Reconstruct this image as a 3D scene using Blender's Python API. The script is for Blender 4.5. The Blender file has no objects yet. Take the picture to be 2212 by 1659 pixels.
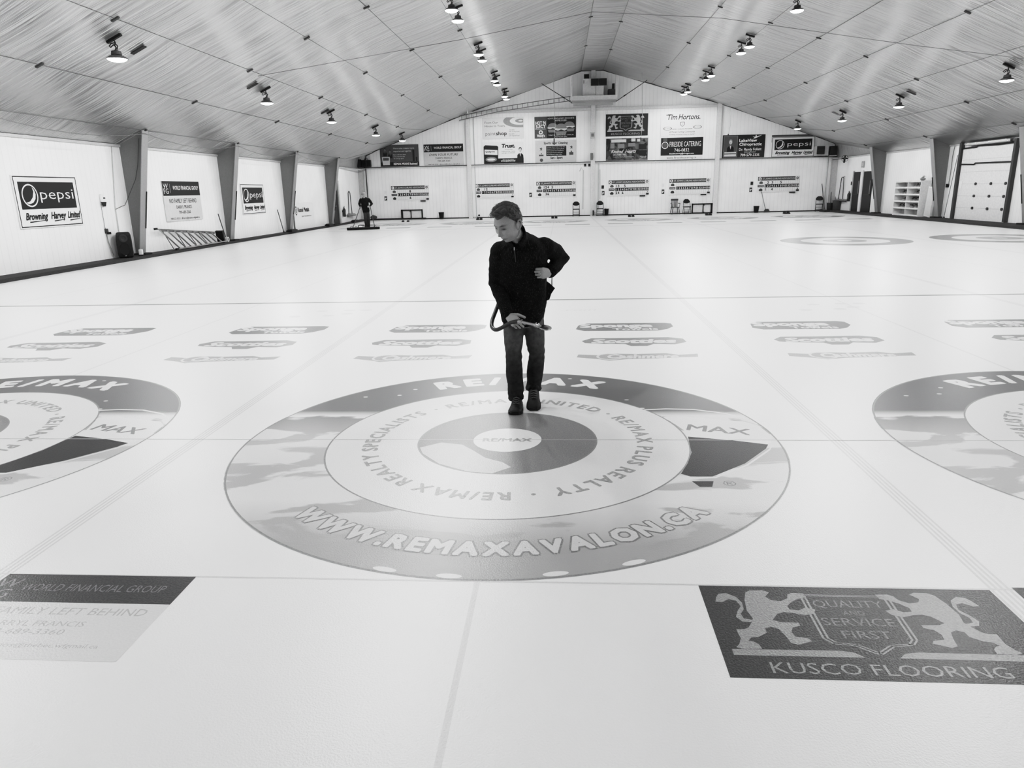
import bpy, bmesh, math, random
from mathutils import Vector, Matrix, noise
random.seed(7)
sc = bpy.context.scene
COL = sc.collection
PI = math.pi
sc.view_settings.view_transform = 'Standard'
sc.view_settings.look = 'None'
sc.view_settings.exposure = 0.0
try:
    sc.cycles.use_denoising = True
    sc.cycles.max_bounces = 4
    sc.cycles.diffuse_bounces = 4
    sc.cycles.glossy_bounces = 2
    sc.cycles.use_light_tree = False
    sc.cycles.adaptive_threshold = 0.1
except Exception:
    pass

# ------------------------------------------------------------------ camera
W_, H_ = 2212, 1659
FPX = 1524.25
CAM = Vector((0.3743, -4.5824, 1.6588))
YAW, PITCH, ROLL = -0.0726887, 0.2676115, -0.0229559
def axes():
    cy, sy, cp, sp = math.cos(YAW), math.sin(YAW), math.cos(PITCH), math.sin(PITCH)
    f = Vector((sy * cp, cy * cp, -sp)); r = Vector((cy, -sy, 0)); u = r.cross(f)
    c, s = math.cos(ROLL), math.sin(ROLL)
    return c * r + s * u, -s * r + c * u, f
AR, AU, AF = axes()
cam = bpy.data.cameras.new('camera')
cam.sensor_fit = 'HORIZONTAL'; cam.sensor_width = 36.0
cam.lens = FPX * 36.0 / W_
cam.clip_start = 0.05; cam.clip_end = 200
co = bpy.data.objects.new('camera', cam); COL.objects.link(co)
m = Matrix((AR, AU, -AF)).transposed().to_4x4(); m.translation = CAM
co.matrix_world = m
sc.camera = co
# survey helpers: a sight line of the photograph met with a known plane of the hall
def ray(x, y): return AF + AR * ((x - W_ / 2) / FPX) - AU * ((y - H_ / 2) / FPX)
def onY(x, y, Y): d = ray(x, y); return CAM + d * ((Y - CAM.y) / d.y)
def onX(x, y, X): d = ray(x, y); return CAM + d * ((X - CAM.x) / d.x)
def onZ(x, y, z=0.0): d = ray(x, y); return CAM + d * ((z - CAM.z) / d.z)

YB = 41.7          # back wall
XL, XR = -12.1, 17.15
ZW = 0.08          # walkways
YF = -9.0

# ------------------------------------------------------------------ materials
def lin(v):
    v = v / 255.0
    return v / 12.92 if v <= 0.04045 else ((v + 0.055) / 1.055) ** 2.4
_mats = {}
def node_mat(name):
    m_ = bpy.data.materials.new(name); m_.use_nodes = True
    nt = m_.node_tree; b = nt.nodes['Principled BSDF']
    return m_, nt, b
def mat(name, g, rough=0.6, metal=0.0, var=0.06, scale=12.0, spec=0.5, bump=0.0):
    """grey g (0-255 as seen), with a little procedural mottling"""
    if name in _mats: return _mats[name]
    m_, nt, b = node_mat(name)
    v = lin(g)
    tc = nt.nodes.new('ShaderNodeTexCoord'); nz = nt.nodes.new('ShaderNodeTexNoise')
    nz.inputs['Scale'].default_value = scale; nz.inputs['Detail'].default_value = 3
    nt.links.new(tc.outputs['Object'], nz.inputs['Vector'])
    mr = nt.nodes.new('ShaderNodeMapRange')
    mr.inputs['From Min'].default_value = 0.3; mr.inputs['From Max'].default_value = 0.7
    mr.inputs['To Min'].default_value = v * (1 - var); mr.inputs['To Max'].default_value = min(1, v * (1 + var))
    nt.links.new(nz.outputs['Fac'], mr.inputs['Value'])
    nt.links.new(mr.outputs['Result'], b.inputs['Base Color'])
    b.inputs['Roughness'].default_value = rough; b.inputs['Metallic'].default_value = metal
    b.inputs['Specular IOR Level'].default_value = spec
    if bump:
        bp = nt.nodes.new('ShaderNodeBump'); bp.inputs['Strength'].default_value = bump; bp.inputs['Distance'].default_value = 0.01
        nt.links.new(nz.outputs['Fac'], bp.inputs['Height']); nt.links.new(bp.outputs['Normal'], b.inputs['Normal'])
    _mats[name] = m_
    return m_
def emit(name, s):
    m_, nt, b = node_mat(name)
    b.inputs['Base Color'].default_value = (.9, .9, .9, 1)
    b.inputs['Emission Color'].default_value = (1, 1, 1, 1); b.inputs['Emission Strength'].default_value = s
    nz = nt.nodes.new('ShaderNodeTexNoise'); nz.inputs['Scale'].default_value = 30
    mr = nt.nodes.new('ShaderNodeMapRange'); mr.inputs['To Min'].default_value = s * .95; mr.inputs['To Max'].default_value = s * 1.05
    nt.links.new(nz.outputs['Fac'], mr.inputs['Value']); nt.links.new(mr.outputs['Result'], b.inputs['Emission Strength'])
    return m_

ICE_R, ICE_SPEC = 0.30, 0.26
def ice_bump(nt, b):
    tc = nt.nodes.new('ShaderNodeTexCoord')
    nz = nt.nodes.new('ShaderNodeTexNoise'); nz.inputs['Scale'].default_value = 130; nz.inputs['Detail'].default_value = 2
    geo = nt.nodes.new('ShaderNodeNewGeometry')
    nt.links.new(geo.outputs['Position'], nz.inputs['Vector'])
    bp = nt.nodes.new('ShaderNodeBump'); bp.inputs['Strength'].default_value = 0.28; bp.inputs['Distance'].default_value = 0.004
    nt.links.new(nz.outputs['Fac'], bp.inputs['Height']); nt.links.new(bp.outputs['Normal'], b.inputs['Normal'])
    b.inputs['Roughness'].default_value = ICE_R; b.inputs['Specular IOR Level'].default_value = ICE_SPEC
    return geo
def ice_mat():
    m_, nt, b = node_mat('white_ice')
    geo = ice_bump(nt, b)
    nz = nt.nodes.new('ShaderNodeTexNoise'); nz.inputs['Scale'].default_value = 0.35; nz.inputs['Detail'].default_value = 4
    nt.links.new(geo.outputs['Position'], nz.inputs['Vector'])
    mr = nt.nodes.new('ShaderNodeMapRange'); mr.inputs['From Min'].default_value = .3; mr.inputs['From Max'].default_value = .7
    mr.inputs['To Min'].default_value = 0.85; mr.inputs['To Max'].default_value = 0.88
    nt.links.new(nz.outputs['Fac'], mr.inputs['Value']); nt.links.new(mr.outputs['Result'], b.inputs['Base Color'])
    return m_
def ink(name, g, grain=0.16):
    """something frozen under the ice surface: same gloss as the ice, grainy from the pebble"""
    if name in _mats: return _mats[name]
    m_, nt, b = node_mat(name)
    geo = ice_bump(nt, b)
    v = lin(g)
    nz = nt.nodes.new('ShaderNodeTexNoise'); nz.inputs['Scale'].default_value = 110; nz.inputs['Detail'].default_value = 1
    nt.links.new(geo.outputs['Position'], nz.inputs['Vector'])
    mr = nt.nodes.new('ShaderNodeMapRange'); mr.inputs['From Min'].default_value = .3; mr.inputs['From Max'].default_value = .7
    mr.inputs['To Min'].default_value = v * (1 - grain); mr.inputs['To Max'].default_value = v * (1 + grain)
    nt.links.new(nz.outputs['Fac'], mr.inputs['Value']); nt.links.new(mr.outputs['Result'], b.inputs['Base Color'])
    _mats[name] = m_
    return m_
def cloud_ink():
    """sky-and-clouds print of the outer ring"""
    m_, nt, b = node_mat('cloud_print')
    ice_bump(nt, b)
    tc = nt.nodes.new('ShaderNodeTexCoord')
    mp = nt.nodes.new('ShaderNodeMapping'); mp.inputs['Scale'].default_value = (1.0, 2.3, 1); mp.inputs['Location'].default_value = (3.1, 1.7, 0)
    nt.links.new(tc.outputs['Object'], mp.inputs['Vector'])
    nz = nt.nodes.new('ShaderNodeTexNoise'); nz.inputs['Scale'].default_value = 1.5; nz.inputs['Detail'].default_value = 5; nz.inputs['Distortion'].default_value = .5
    nt.links.new(mp.outputs['Vector'], nz.inputs['Vector'])
    cr = nt.nodes.new('ShaderNodeValToRGB'); e = cr.color_ramp.elements
    e[0].position = .455; e[0].color = (0, 0, 0, 1); e[1].position = .50; e[1].color = (1, 1, 1, 1)
    nt.links.new(nz.outputs['Fac'], cr.inputs['Fac'])
    sx = nt.nodes.new('ShaderNodeSeparateXYZ'); nt.links.new(tc.outputs['Object'], sx.inputs['Vector'])
    # clouds only in the middle band of the print (between far dark sky and near dark water)
    up = nt.nodes.new('ShaderNodeMapRange'); up.inputs['From Min'].default_value = .66; up.inputs['From Max'].default_value = .54
    nt.links.new(sx.outputs['Y'], up.inputs['Value'])
    dn = nt.nodes.new('ShaderNodeMapRange'); dn.inputs['From Min'].default_value = -1.5; dn.inputs['From Max'].default_value = -1.0
    nt.links.new(sx.outputs['Y'], dn.inputs['Value'])
    m1 = nt.nodes.new('ShaderNodeMath'); m1.operation = 'MULTIPLY'; nt.links.new(up.outputs[0], m1.inputs[0]); nt.links.new(dn.outputs[0], m1.inputs[1])
    m2 = nt.nodes.new('ShaderNodeMath'); m2.operation = 'MULTIPLY'; nt.links.new(m1.outputs[0], m2.inputs[0]); nt.links.new(cr.outputs['Color'], m2.inputs[1])
    base = nt.nodes.new('ShaderNodeValToRGB'); e = base.color_ramp.elements
    g = lambda v: (lin(v),) * 3 + (1,)
    e[0].position = 0; e[0].color = g(172); e[1].position = 1; e[1].color = g(122)
    for p, v in ((.3, 182), (.5, 188), (.62, 152), (.68, 122)):
        q = base.color_ramp.elements.new(p); q.color = g(v)
    ys = nt.nodes.new('ShaderNodeMapRange'); ys.inputs['From Min'].default_value = -1.83; ys.inputs['From Max'].default_value = 1.83
    nt.links.new(sx.outputs['Y'], ys.inputs['Value']); nt.links.new(ys.outputs[0], base.inputs['Fac'])
    mx = nt.nodes.new('ShaderNodeMixRGB'); nt.links.new(m2.outputs[0], mx.inputs['Fac']); nt.links.new(base.outputs['Color'], mx.inputs['Color1']); mx.inputs['Color2'].default_value = g(222)
    nt.links.new(mx.outputs['Color'], b.inputs['Base Color'])
    return m_
def panel_mat(name, g, axis, period=0.2):
    """white ribbed metal wall sheeting: vertical ribs across `axis`"""
    m_, nt, b = node_mat(name)
    geo = nt.nodes.new('ShaderNodeNewGeometry'); sx = nt.nodes.new('ShaderNodeSeparateXYZ'); nt.links.new(geo.outputs['Position'], sx.inputs['Vector'])
    mu = nt.nodes.new('ShaderNodeMath'); mu.operation = 'MULTIPLY'; mu.inputs[1].default_value = 1 / period; nt.links.new(sx.outputs[axis], mu.inputs[0])
    fr = nt.nodes.new('ShaderNodeMath'); fr.operation = 'FRACT'; nt.links.new(mu.outputs[0], fr.inputs[0])
    cr = nt.nodes.new('ShaderNodeValToRGB'); e = cr.color_ramp.elements
    e[0].position = 0; e[0].color = (.35,) * 3 + (1,); e[1].position = .16; e[1].color = (1, 1, 1, 1)
    q = cr.color_ramp.elements.new(.08); q.color = (.55,) * 3 + (1,)
    nt.links.new(fr.outputs[0], cr.inputs['Fac'])
    nz = nt.nodes.new('ShaderNodeTexNoise'); nz.inputs['Scale'].default_value = .9; nz.inputs['Detail'].default_value = 4; nt.links.new(geo.outputs['Position'], nz.inputs['Vector'])
    mr = nt.nodes.new('ShaderNodeMapRange'); mr.inputs['From Min'].default_value = .3; mr.inputs['From Max'].default_value = .7
    mr.inputs['To Min'].default_value = lin(g) * .95; mr.inputs['To Max'].default_value = lin(g) * 1.04; nt.links.new(nz.outputs['Fac'], mr.inputs['Value'])
    m2 = nt.nodes.new('ShaderNodeMapRange'); m2.inputs['To Min'].default_value = .84; nt.links.new(cr.outputs['Color'], m2.inputs['Value'])
    mm = nt.nodes.new('ShaderNodeMath'); mm.operation = 'MULTIPLY'; nt.links.new(mr.outputs[0], mm.inputs[0]); nt.links.new(m2.outputs[0], mm.inputs[1])
    nt.links.new(mm.outputs[0], b.inputs['Base Color'])
    bp = nt.nodes.new('ShaderNodeBump'); bp.inputs['Strength'].default_value = .3; bp.inputs['Distance'].default_value = .02
    nt.links.new(cr.outputs['Color'], bp.inputs['Height']); nt.links.new(bp.outputs['Normal'], b.inputs['Normal'])
    b.inputs['Roughness'].default_value = .55
    return m_
def foil_mat():
    """reflective insulation fabric of the ceiling, wrinkled across the hall"""
    m_, nt, b = node_mat('foil_fabric')
    geo = nt.nodes.new('ShaderNodeNewGeometry')
    mp = nt.nodes.new('ShaderNodeMapping'); mp.inputs['Scale'].default_value = (.09, 3.6, .09)
    nt.links.new(geo.outputs['Position'], mp.inputs['Vector'])
    nz = nt.nodes.new('ShaderNodeTexNoise'); nz.inputs['Scale'].default_value = 1.7; nz.inputs['Detail'].default_value = 4; nz.inputs['Roughness'].default_value = .62
    nz.inputs['Distortion'].default_value = .08
    nt.links.new(mp.outputs['Vector'], nz.inputs['Vector'])
    mp2 = nt.nodes.new('ShaderNodeMapping'); mp2.inputs['Scale'].default_value = (.10, .75, .10); mp2.inputs['Rotation'].default_value = (0, 0, .12)
    nt.links.new(geo.outputs['Position'], mp2.inputs['Vector'])
    nz2 = nt.nodes.new('ShaderNodeTexNoise'); nz2.inputs['Scale'].default_value = 2.2; nz2.inputs['Detail'].default_value = 3
    nt.links.new(mp2.outputs['Vector'], nz2.inputs['Vector'])
    # patches of stronger and weaker wrinkling
    nz3 = nt.nodes.new('ShaderNodeTexNoise'); nz3.inputs['Scale'].default_value = .28; nz3.inputs['Detail'].default_value = 1
    nt.links.new(geo.outputs['Position'], nz3.inputs['Vector'])
    amp = nt.nodes.new('ShaderNodeMapRange'); amp.inputs['From Min'].default_value = .35; amp.inputs['From Max'].default_value = .65
    amp.inputs['To Min'].default_value = .35; amp.inputs['To Max'].default_value = 1.3; nt.links.new(nz3.outputs['Fac'], amp.inputs['Value'])
    a1 = nt.nodes.new('ShaderNodeMath'); a1.operation = 'MULTIPLY'; nt.links.new(nz.outputs['Fac'], a1.inputs[0]); nt.links.new(amp.outputs[0], a1.inputs[1])
    ad = nt.nodes.new('ShaderNodeMath'); ad.operation = 'ADD'; nt.links.new(a1.outputs[0], ad.inputs[0]); nt.links.new(nz2.outputs['Fac'], ad.inputs[1])
    bp = nt.nodes.new('ShaderNodeBump'); bp.inputs['Strength'].default_value = 1.0; bp.inputs['Distance'].default_value = FOIL_BUMP
    nt.links.new(ad.outputs[0], bp.inputs['Height']); nt.links.new(bp.outputs['Normal'], b.inputs['Normal'])
    b.inputs['Base Color'].default_value = (FOIL_G,) * 3 + (1,)
    cv_ = nt.nodes.new('ShaderNodeCombineXYZ'); cv_.inputs['Y'].default_value = 1.0
    b.inputs['Anisotropic'].default_value = .6; nt.links.new(cv_.outputs[0], b.inputs['Tangent'])
    b.inputs['Metallic'].default_value = FOIL_M; b.inputs['Roughness'].default_value = FOIL_R
    return m_
LAMP_W = 198.0
REAR_FILL_W = 420.0
UP_W = 36.0
FOIL_BUMP, FOIL_G, FOIL_M, FOIL_R = 0.20, 0.62, 0.90, 0.31

ICE = ice_mat()
LAMP_ON = emit('lamp_glow', 14.0)
try: LAMP_ON.cycles.emission_sampling = 'NONE'      # the lamps' own light objects do the lighting
except Exception: pass
WHITE = mat('white_paint', 232, .5)
SIGNW = mat('sign_white', 232, .45, var=.02)
BLACK = mat('black_ink', 26, .5)
DARK = mat('dark_rubber', 38, .7, bump=.3, scale=60)
MAT_WALK = mat('walkway_mat', 62, .75, var=.25, scale=40, bump=.3)
STEELG = mat('grey_column_paint', 128, .5, var=.05, scale=30)
STEELL = mat('column_flange_paint', 150, .5, var=.04, scale=30)
CHROME = mat('bright_metal', 200, .25, 1.0)
ALU = mat('aluminium', 190, .35, .8)
GREY = mat('mid_grey', 128, .5)
LGREY = mat('light_grey', 190, .5)
DGREY = mat('dark_grey', 72, .5)
BLKPL = mat('black_plastic', 24, .42, spec=.35)
TRIMW = mat('white_trim', 215, .5)
CABLE = mat('cable_grey', 120, .6)

# ------------------------------------------------------------------ text glyph cache
_tc = bpy.data.curves.new('glyphs', 'FONT'); _to = bpy.data.objects.new('glyphs', _tc); COL.objects.link(_to)
_tcache = {}
def glyphs(s, bold=0.0, shear=0.0, res=2):
    k = (s, bold, shear, res)
    if k in _tcache: return _tcache[k]
    _tc.body = s; _tc.offset = min(bold, 0.0); _tc.shear = shear; _tc.resolution_u = res
    bpy.context.view_layer.update()
    ev = _to.evaluated_get(bpy.context.evaluated_depsgraph_get()); me = ev.to_mesh()
    vs = [(v.co.x, v.co.y, 0.0) for v in me.vertices]; fs = [tuple(p.vertices) for p in me.polygons]
    ev.to_mesh_clear()
    if bold > 0:        # heavier strokes: the glyph laid over itself with small shifts
        b = bold * .85; V0, F0, N = vs, fs, len(vs); vs, fs = [], []
        for i, (dx, dy) in enumerate(((0, 0), (b, b), (-b, b), (b, -b), (-b, -b), (b * 1.2, 0), (-b * 1.2, 0), (0, b * 1.2), (0, -b * 1.2))):
            vs += [(x + dx, y + dy, i * 2.5e-4) for x, y, _z in V0]; fs += [tuple(q + i * N for q in f) for f in F0]
    _tcache[k] = (vs, fs)
    return vs, fs

# ------------------------------------------------------------------ mesh builder
class MB:
    def __init__(s): s.v, s.f, s.m = [], [], []
    def add(s, vs, fs, mi=0):
        b = len(s.v); s.v += [tuple(v) for v in vs]; s.f += [tuple(b + i for i in f) for f in fs]; s.m += [mi] * len(fs); return s
    def box(s, c, d, mi=0, rot=None, bev=0.0):
        x, y, z = d[0] / 2, d[1] / 2, d[2] / 2
        if bev > 0:
            e = min(bev, x * .49, y * .49, z * .49); vs, fs = [], []
            bm = bmesh.new(); bmesh.ops.create_cube(bm, size=1)
            for v in bm.verts: v.co = Vector((v.co.x * d[0], v.co.y * d[1], v.co.z * d[2]))
            bmesh.ops.bevel(bm, geom=bm.edges[:], offset=e, segments=2, affect='EDGES', profile=.6)
            bm.verts.index_update(); vs = [v.co.copy() for v in bm.verts]; fs = [tuple(v.index for v in f.verts) for f in bm.faces]; bm.free()
        else:
            vs = [Vector(p) for p in ((-x, -y, -z), (x, -y, -z), (x, y, -z), (-x, y, -z), (-x, -y, z), (x, -y, z), (x, y, z), (-x, y, z))]
            fs = [(3, 2, 1, 0), (4, 5, 6, 7), (0, 1, 5, 4), (1, 2, 6, 5), (2, 3, 7, 6), (3, 0, 4, 7)]
        if rot is not None: vs = [rot @ v for v in vs]
        c = Vector(c); return s.add([v + c for v in vs], fs, mi)
    def tube(s, pts, r, n=8, mi=0, side=None, caps=True, round_caps=False):
        pts = [Vector(p) for p in pts]; N = len(pts)
        rr = r if isinstance(r, (list, tuple)) else [r] * N
        rr = [(q, q) if not isinstance(q, (list, tuple)) else q for q in rr]
        T = []
        for i in range(N):
            t = pts[min(i + 1, N - 1)] - pts[max(i - 1, 0)]
            T.append(t.normalized() if t.length > 1e-9 else Vector((0, 0, 1)))
        if side is None:
            side = Vector((1, 0, 0)) if abs(T[0].x) < .8 else Vector((0, 1, 0))
        rings = []
        u = Vector(side)
        for i in range(N):
            u = (u - T[i] * u.dot(T[i])).normalized(); w = T[i].cross(u)
            rings.append((pts[i], u.copy(), w.copy(), rr[i]))
        if round_caps:
            a = rings[0]; q = []
            for k in (.25, .6, .88):
                q.append((a[0] - T[0] * (min(a[3]) * math.sqrt(1 - k * k)), a[1], a[2], (a[3][0] * k, a[3][1] * k)))
            rings = q + rings
            a = rings[-1]; q = []
            for k in (.88, .6, .25):
                q.append((a[0] + T[-1] * (min(a[3]) * math.sqrt(1 - k * k)), a[1], a[2], (a[3][0] * k, a[3][1] * k)))
            rings += q
        vs, fs = [], []
        for c, u, w, (ra, rb) in rings:
            for k in range(n):
                a = 2 * PI * k / n; vs.append(c + u * (math.cos(a) * ra) + w * (math.sin(a) * rb))
        for i in range(len(rings) - 1):
            for k in range(n):
                k2 = (k + 1) % n; fs.append((i * n + k, i * n + k2, (i + 1) * n + k2, (i + 1) * n + k))
        if caps:
            fs.append(tuple(reversed(range(n)))); fs.append(tuple((len(rings) - 1) * n + k for k in range(n)))
        return s.add(vs, fs, mi)
    def lathe(s, prof, n=24, c=(0, 0, 0), mi=0, M=None, sx=1, sy=1):
        vs, fs = [], []
        for r, z in prof:
            for k in range(n):
                a = 2 * PI * k / n; vs.append(Vector((r * math.cos(a) * sx, r * math.sin(a) * sy, z)))
        for i in range(len(prof) - 1):
            for k in range(n):
                k2 = (k + 1) % n; fs.append((i * n + k, i * n + k2, (i + 1) * n + k2, (i + 1) * n + k))
        if prof[0][0] > 1e-6: fs.append(tuple(reversed(range(n))))
        if prof[-1][0] > 1e-6: fs.append(tuple((len(prof) - 1) * n + k for k in range(n)))
        if M is not None: vs = [M @ v for v in vs]
        c = Vector(c); return s.add([v + c for v in vs], fs, mi)
    def ball(s, c, r, n=14, k=10, mi=0, M=None):
        r = r if isinstance(r, (list, tuple)) else (r, r, r)
        vs, fs = [Vector((0, 0, -r[2]))], []
        for i in range(1, k):
            t = -PI / 2 + PI * i / k
            for j in range(n):
                a = 2 * PI * j / n; vs.append(Vector((r[0] * math.cos(t) * math.cos(a), r[1] * math.cos(t) * math.sin(a), r[2] * math.sin(t))))
        vs.append(Vector((0, 0, r[2]))); L = len(vs) - 1
        for j in range(n):
            fs.append((0, 1 + (j + 1) % n, 1 + j)); fs.append((L, L - n + j, L - n + (j + 1) % n))
        for i in range(k - 2):
            for j in range(n):
                fs.append((1 + i * n + j, 1 + i * n + (j + 1) % n, 1 + (i + 1) * n + (j + 1) % n, 1 + (i + 1) * n + j))
        if M is not None: vs = [M @ v for v in vs]
        c = Vector(c); return s.add([v + c for v in vs], fs, mi)
    # flat artwork in the local xy plane, facing +z
    def poly(s, pts, z=0.0, mi=0):
        a = sum(pts[i][0] * pts[(i + 1) % len(pts)][1] - pts[(i + 1) % len(pts)][0] * pts[i][1] for i in range(len(pts)))
        if a < 0: pts = list(reversed(pts))
        return s.add([(p[0], p[1], z) for p in pts], [tuple(range(len(pts)))], mi)
    def rect(s, x0, y0, x1, y1, z=0.0, mi=0): return s.poly([(x0, y0), (x1, y0), (x1, y1), (x0, y1)], z, mi)
    def frame(s, x0, y0, x1, y1, w, z=0.0, mi=0):
        s.rect(x0, y0, x1, y0 + w, z, mi); s.rect(x0, y1 - w, x1, y1, z, mi); s.rect(x0, y0 + w, x0 + w, y1 - w, z, mi); return s.rect(x1 - w, y0 + w, x1, y1 - w, z, mi)
    def ell(s, x, y, rx, ry, z=0.0, mi=0, n=28, rot=0.0):
        c, q = math.cos(rot), math.sin(rot)
        return s.poly([(x + rx * math.cos(2 * PI * k / n) * c - ry * math.sin(2 * PI * k / n) * q, y + rx * math.cos(2 * PI * k / n) * q + ry * math.sin(2 * PI * k / n) * c) for k in range(n)], z, mi)
    def ring(s, x, y, r0, r1, z=0.0, mi=0, n=96, ky=1.0, a0=0.0, a1=2 * PI):
        vs, fs = [], []; full = abs(a1 - a0 - 2 * PI) < 1e-6
        N = n if full else n + 1
        for k in range(N):
            a = a0 + (a1 - a0) * k / n
            vs += [(x + r0 * math.cos(a), y + r0 * ky * math.sin(a), z), (x + r1 * math.cos(a), y + r1 * ky * math.sin(a), z)]
        for k in range(n):
            i, j = 2 * k, 2 * ((k + 1) % N); fs.append((i, i + 1, j + 1, j))
        return s.add(vs, fs, mi)
    def text(s, t, x, y, h, w=None, z=0.0, mi=0, al='C', bold=0.0, shear=0.0, rot=0.0, res=2, wmax=None):
        """cap height h, optional exact width w; (x, y) is the baseline start / centre / end"""
        vs, fs = glyphs(t, bold, shear, res)
        if not vs: return s
        k = h / 0.69
        x0 = min(v[0] for v in vs); x1 = max(v[0] for v in vs)
        kx = k if w is None else w / max(1e-6, x1 - x0)
        if wmax and (x1 - x0) * kx > wmax: kx = wmax / (x1 - x0)
        off = {'L': -x0, 'C': -(x0 + x1) / 2, 'R': -x1}[al]
        c, q = math.cos(rot), math.sin(rot)
        P = []
        for vx, vy, vz in vs:
            a, b = (vx + off) * kx, vy * k
            P.append((x + a * c - b * q, y + a * q + b * c, z + vz))
        return s.add(P, fs, mi)
    def arc_text(s, t, r, h, a0, a1, z=0.0, mi=0, out=True, bold=0.03, grow=0.0):
        """letters of t spread between the angles a0 and a1 (degrees) on radius r; tops outward or inward"""
        adv = []
        for ch in t:
            if ch == ' ': adv.append(.35); continue
            vs, fs = glyphs(ch, bold); adv.append(max(v[0] for v in vs) - min(v[0] for v in vs) + .12)
        tot = sum(adv); acc = 0.0
        for ch, ad in zip(t, adv):
            a = math.radians(a0 + (a1 - a0) * (acc + ad / 2) / tot); acc += ad
            if ch == ' ': continue
            wch = abs(math.radians(a1 - a0)) * r * (ad - .12) / tot
            rr = r
            if grow:
                wd = lambda q: max(v[0] for v in glyphs(ch, q)[0]) - min(v[0] for v in glyphs(ch, q)[0])
                wch *= wd(bold + grow) / wd(bold)
            s.text(ch, rr * math.cos(a), rr * math.sin(a), h, w=wch, z=z, mi=mi, bold=bold + grow, rot=a - PI / 2 if out else a + PI / 2)
        return s
    def build(s, name, mats, parent=None, smooth=False, loc=None, M=None, auto=None):
        me = bpy.data.meshes.new(name); me.from_pydata(s.v, [], s.f)
        if not isinstance(mats, (list, tuple)): mats = [mats]
        for q in mats: me.materials.append(q)
        if len(mats) > 1: me.polygons.foreach_set('material_index', s.m)
        if smooth:
            me.polygons.foreach_set('use_smooth', [True] * len(me.polygons))
            if auto is not None:
                try: me.set_sharp_from_angle(angle=auto)
                except Exception: pass
        me.update()
        o = bpy.data.objects.new(name, me); COL.objects.link(o)
        if parent is not None: o.parent = parent
        if M is not None: o.matrix_world = M
        elif loc is not None: o.location = loc
        return o
def tag(o, label, cat, group=None, kind=None):
    o['label'] = label; o['category'] = cat
    if group: o['group'] = group
    if kind: o['kind'] = kind
    return o
def thing(name, label, cat, M=None, group=None):
    o = bpy.data.objects.new(name, None); COL.objects.link(o); o.empty_display_size = .1
    if M is not None: o.matrix_world = M
    return tag(o, label, cat, group)
def struct(o): o['kind'] = 'structure'; return o
def copy_tree(o, parent=None):
    c = o.copy(); COL.objects.link(c)
    if parent is not None: c.parent = parent
    for ch in list(o.children): copy_tree(ch, c)
    return c
def TR(x, y, z, rz=0.0): return Matrix.Translation((x, y, z)) @ Matrix.Rotation(rz, 4, 'Z')
RX90 = Matrix.Rotation(PI / 2, 4, 'X')
def MBack(x, z, off=0.0): return Matrix.Translation((x, YB - off, z)) @ RX90
def MLeft(y, z, off=0.0): return Matrix.Translation((XL + off, y, z)) @ Matrix.Rotation(PI / 2, 4, 'Z') @ RX90
def MRight(y, z, off=0.0): return Matrix.Translation((XR - off, y, z)) @ Matrix.Rotation(-PI / 2, 4, 'Z') @ RX90

# ================================================================== the hall
PX = [-12.1, -11.95, -11.3, -5.37, 1.63, 2.95, 9.9, 16.1, 16.95, 17.15]
PZ = [3.15, 3.22, 3.52, 6.2, 8.5, 8.5, 6.25, 3.5, 3.2, 3.13]          # along the frames
PZB = [3.15, 4.0, 4.3, 6.37, 8.55, 8.55, 6.5, 4.33, 4.0, 3.13]        # lifted where the fabric meets the end wall
PROF = list(zip(PX, PZB))
def ceil_z(x, y=0.0):
    t = min(1, max(0, (y - 34.9) / (YB - 34.9)))
    for i in range(len(PX) - 1):
        if PX[i] <= x <= PX[i + 1]:
            k = (x - PX[i]) / (PX[i + 1] - PX[i])
            return (PZ[i] + (PZ[i + 1] - PZ[i]) * k) * (1 - t) + (PZB[i] + (PZB[i + 1] - PZB[i]) * k) * t
    return 3.13
# ice
LE = [(YF, -11.1), (9.5, -11.45), (20.7, -11.7), (35.9, -11.82), (YB, -12.0)]
RE = [(YF, 15.75), (20.7, 15.95), (27.3, 16.15), (YB, 16.4)]
mb = MB()
mb.add([(x, y, 0) for y, x in LE] + [(x, y, 0) for y, x in reversed(RE)], [tuple(reversed(range(len(LE) + len(RE))))])
FLOOR = struct(mb.build('floor', ICE))
for E, X, nm in ((LE, XL, 'floor_walkway_speaker_side'), (RE, XR, 'floor_walkway_door_side')):
    mb = MB(); n = len(E)
    vs = [(x, y, ZW) for y, x in E] + [((X if X > 0 else (XL if y < 36 else -12.5)), y, ZW) for y, x in E] + [(x, y, 0.0) for y, x in E]
    fs = [(i, i + 1, n + i + 1, n + i) for i in range(n - 1)] + [(2 * n + i, 2 * n + i + 1, i + 1, i) for i in range(n - 1)]
    mb.add(vs, fs)
    struct(mb.build(nm, MAT_WALK))
# walls
XLB = -12.5
def wx(y): return XL if y < 35.9 else XL + (XLB - XL) * (y - 35.9) / (YB - 35.9)
mb = MB().add([(XL, YF, 0), (XL, 35.9, 0), (XLB, YB, 0), (XLB, YB, 3.15), (XL, 35.9, 3.15), (XL, YF, 3.15)], [(0, 1, 4, 5), (1, 2, 3, 4)])
WALL_L = struct(mb.build('wall_left', panel_mat('ribbed_panel_y', 242, 'Y', .2)))
mb = MB().add([(XR, YF, 0), (XR, YB, 0), (XR, YB, 3.13), (XR, YF, 3.13)], [(3, 2, 1, 0)])
WALL_R = struct(mb.build('wall_right', WALL_L.data.materials[0]))
gab = [(XLB if i == 0 else XLB + .15 if i == 1 else x, z) for i, (x, z) in enumerate(PROF)]
mb = MB().add([(XLB, YB, 0), (XR, YB, 0)] + [(x, YB, z) for x, z in reversed(gab)], [tuple(range(len(gab) + 2))])
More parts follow.
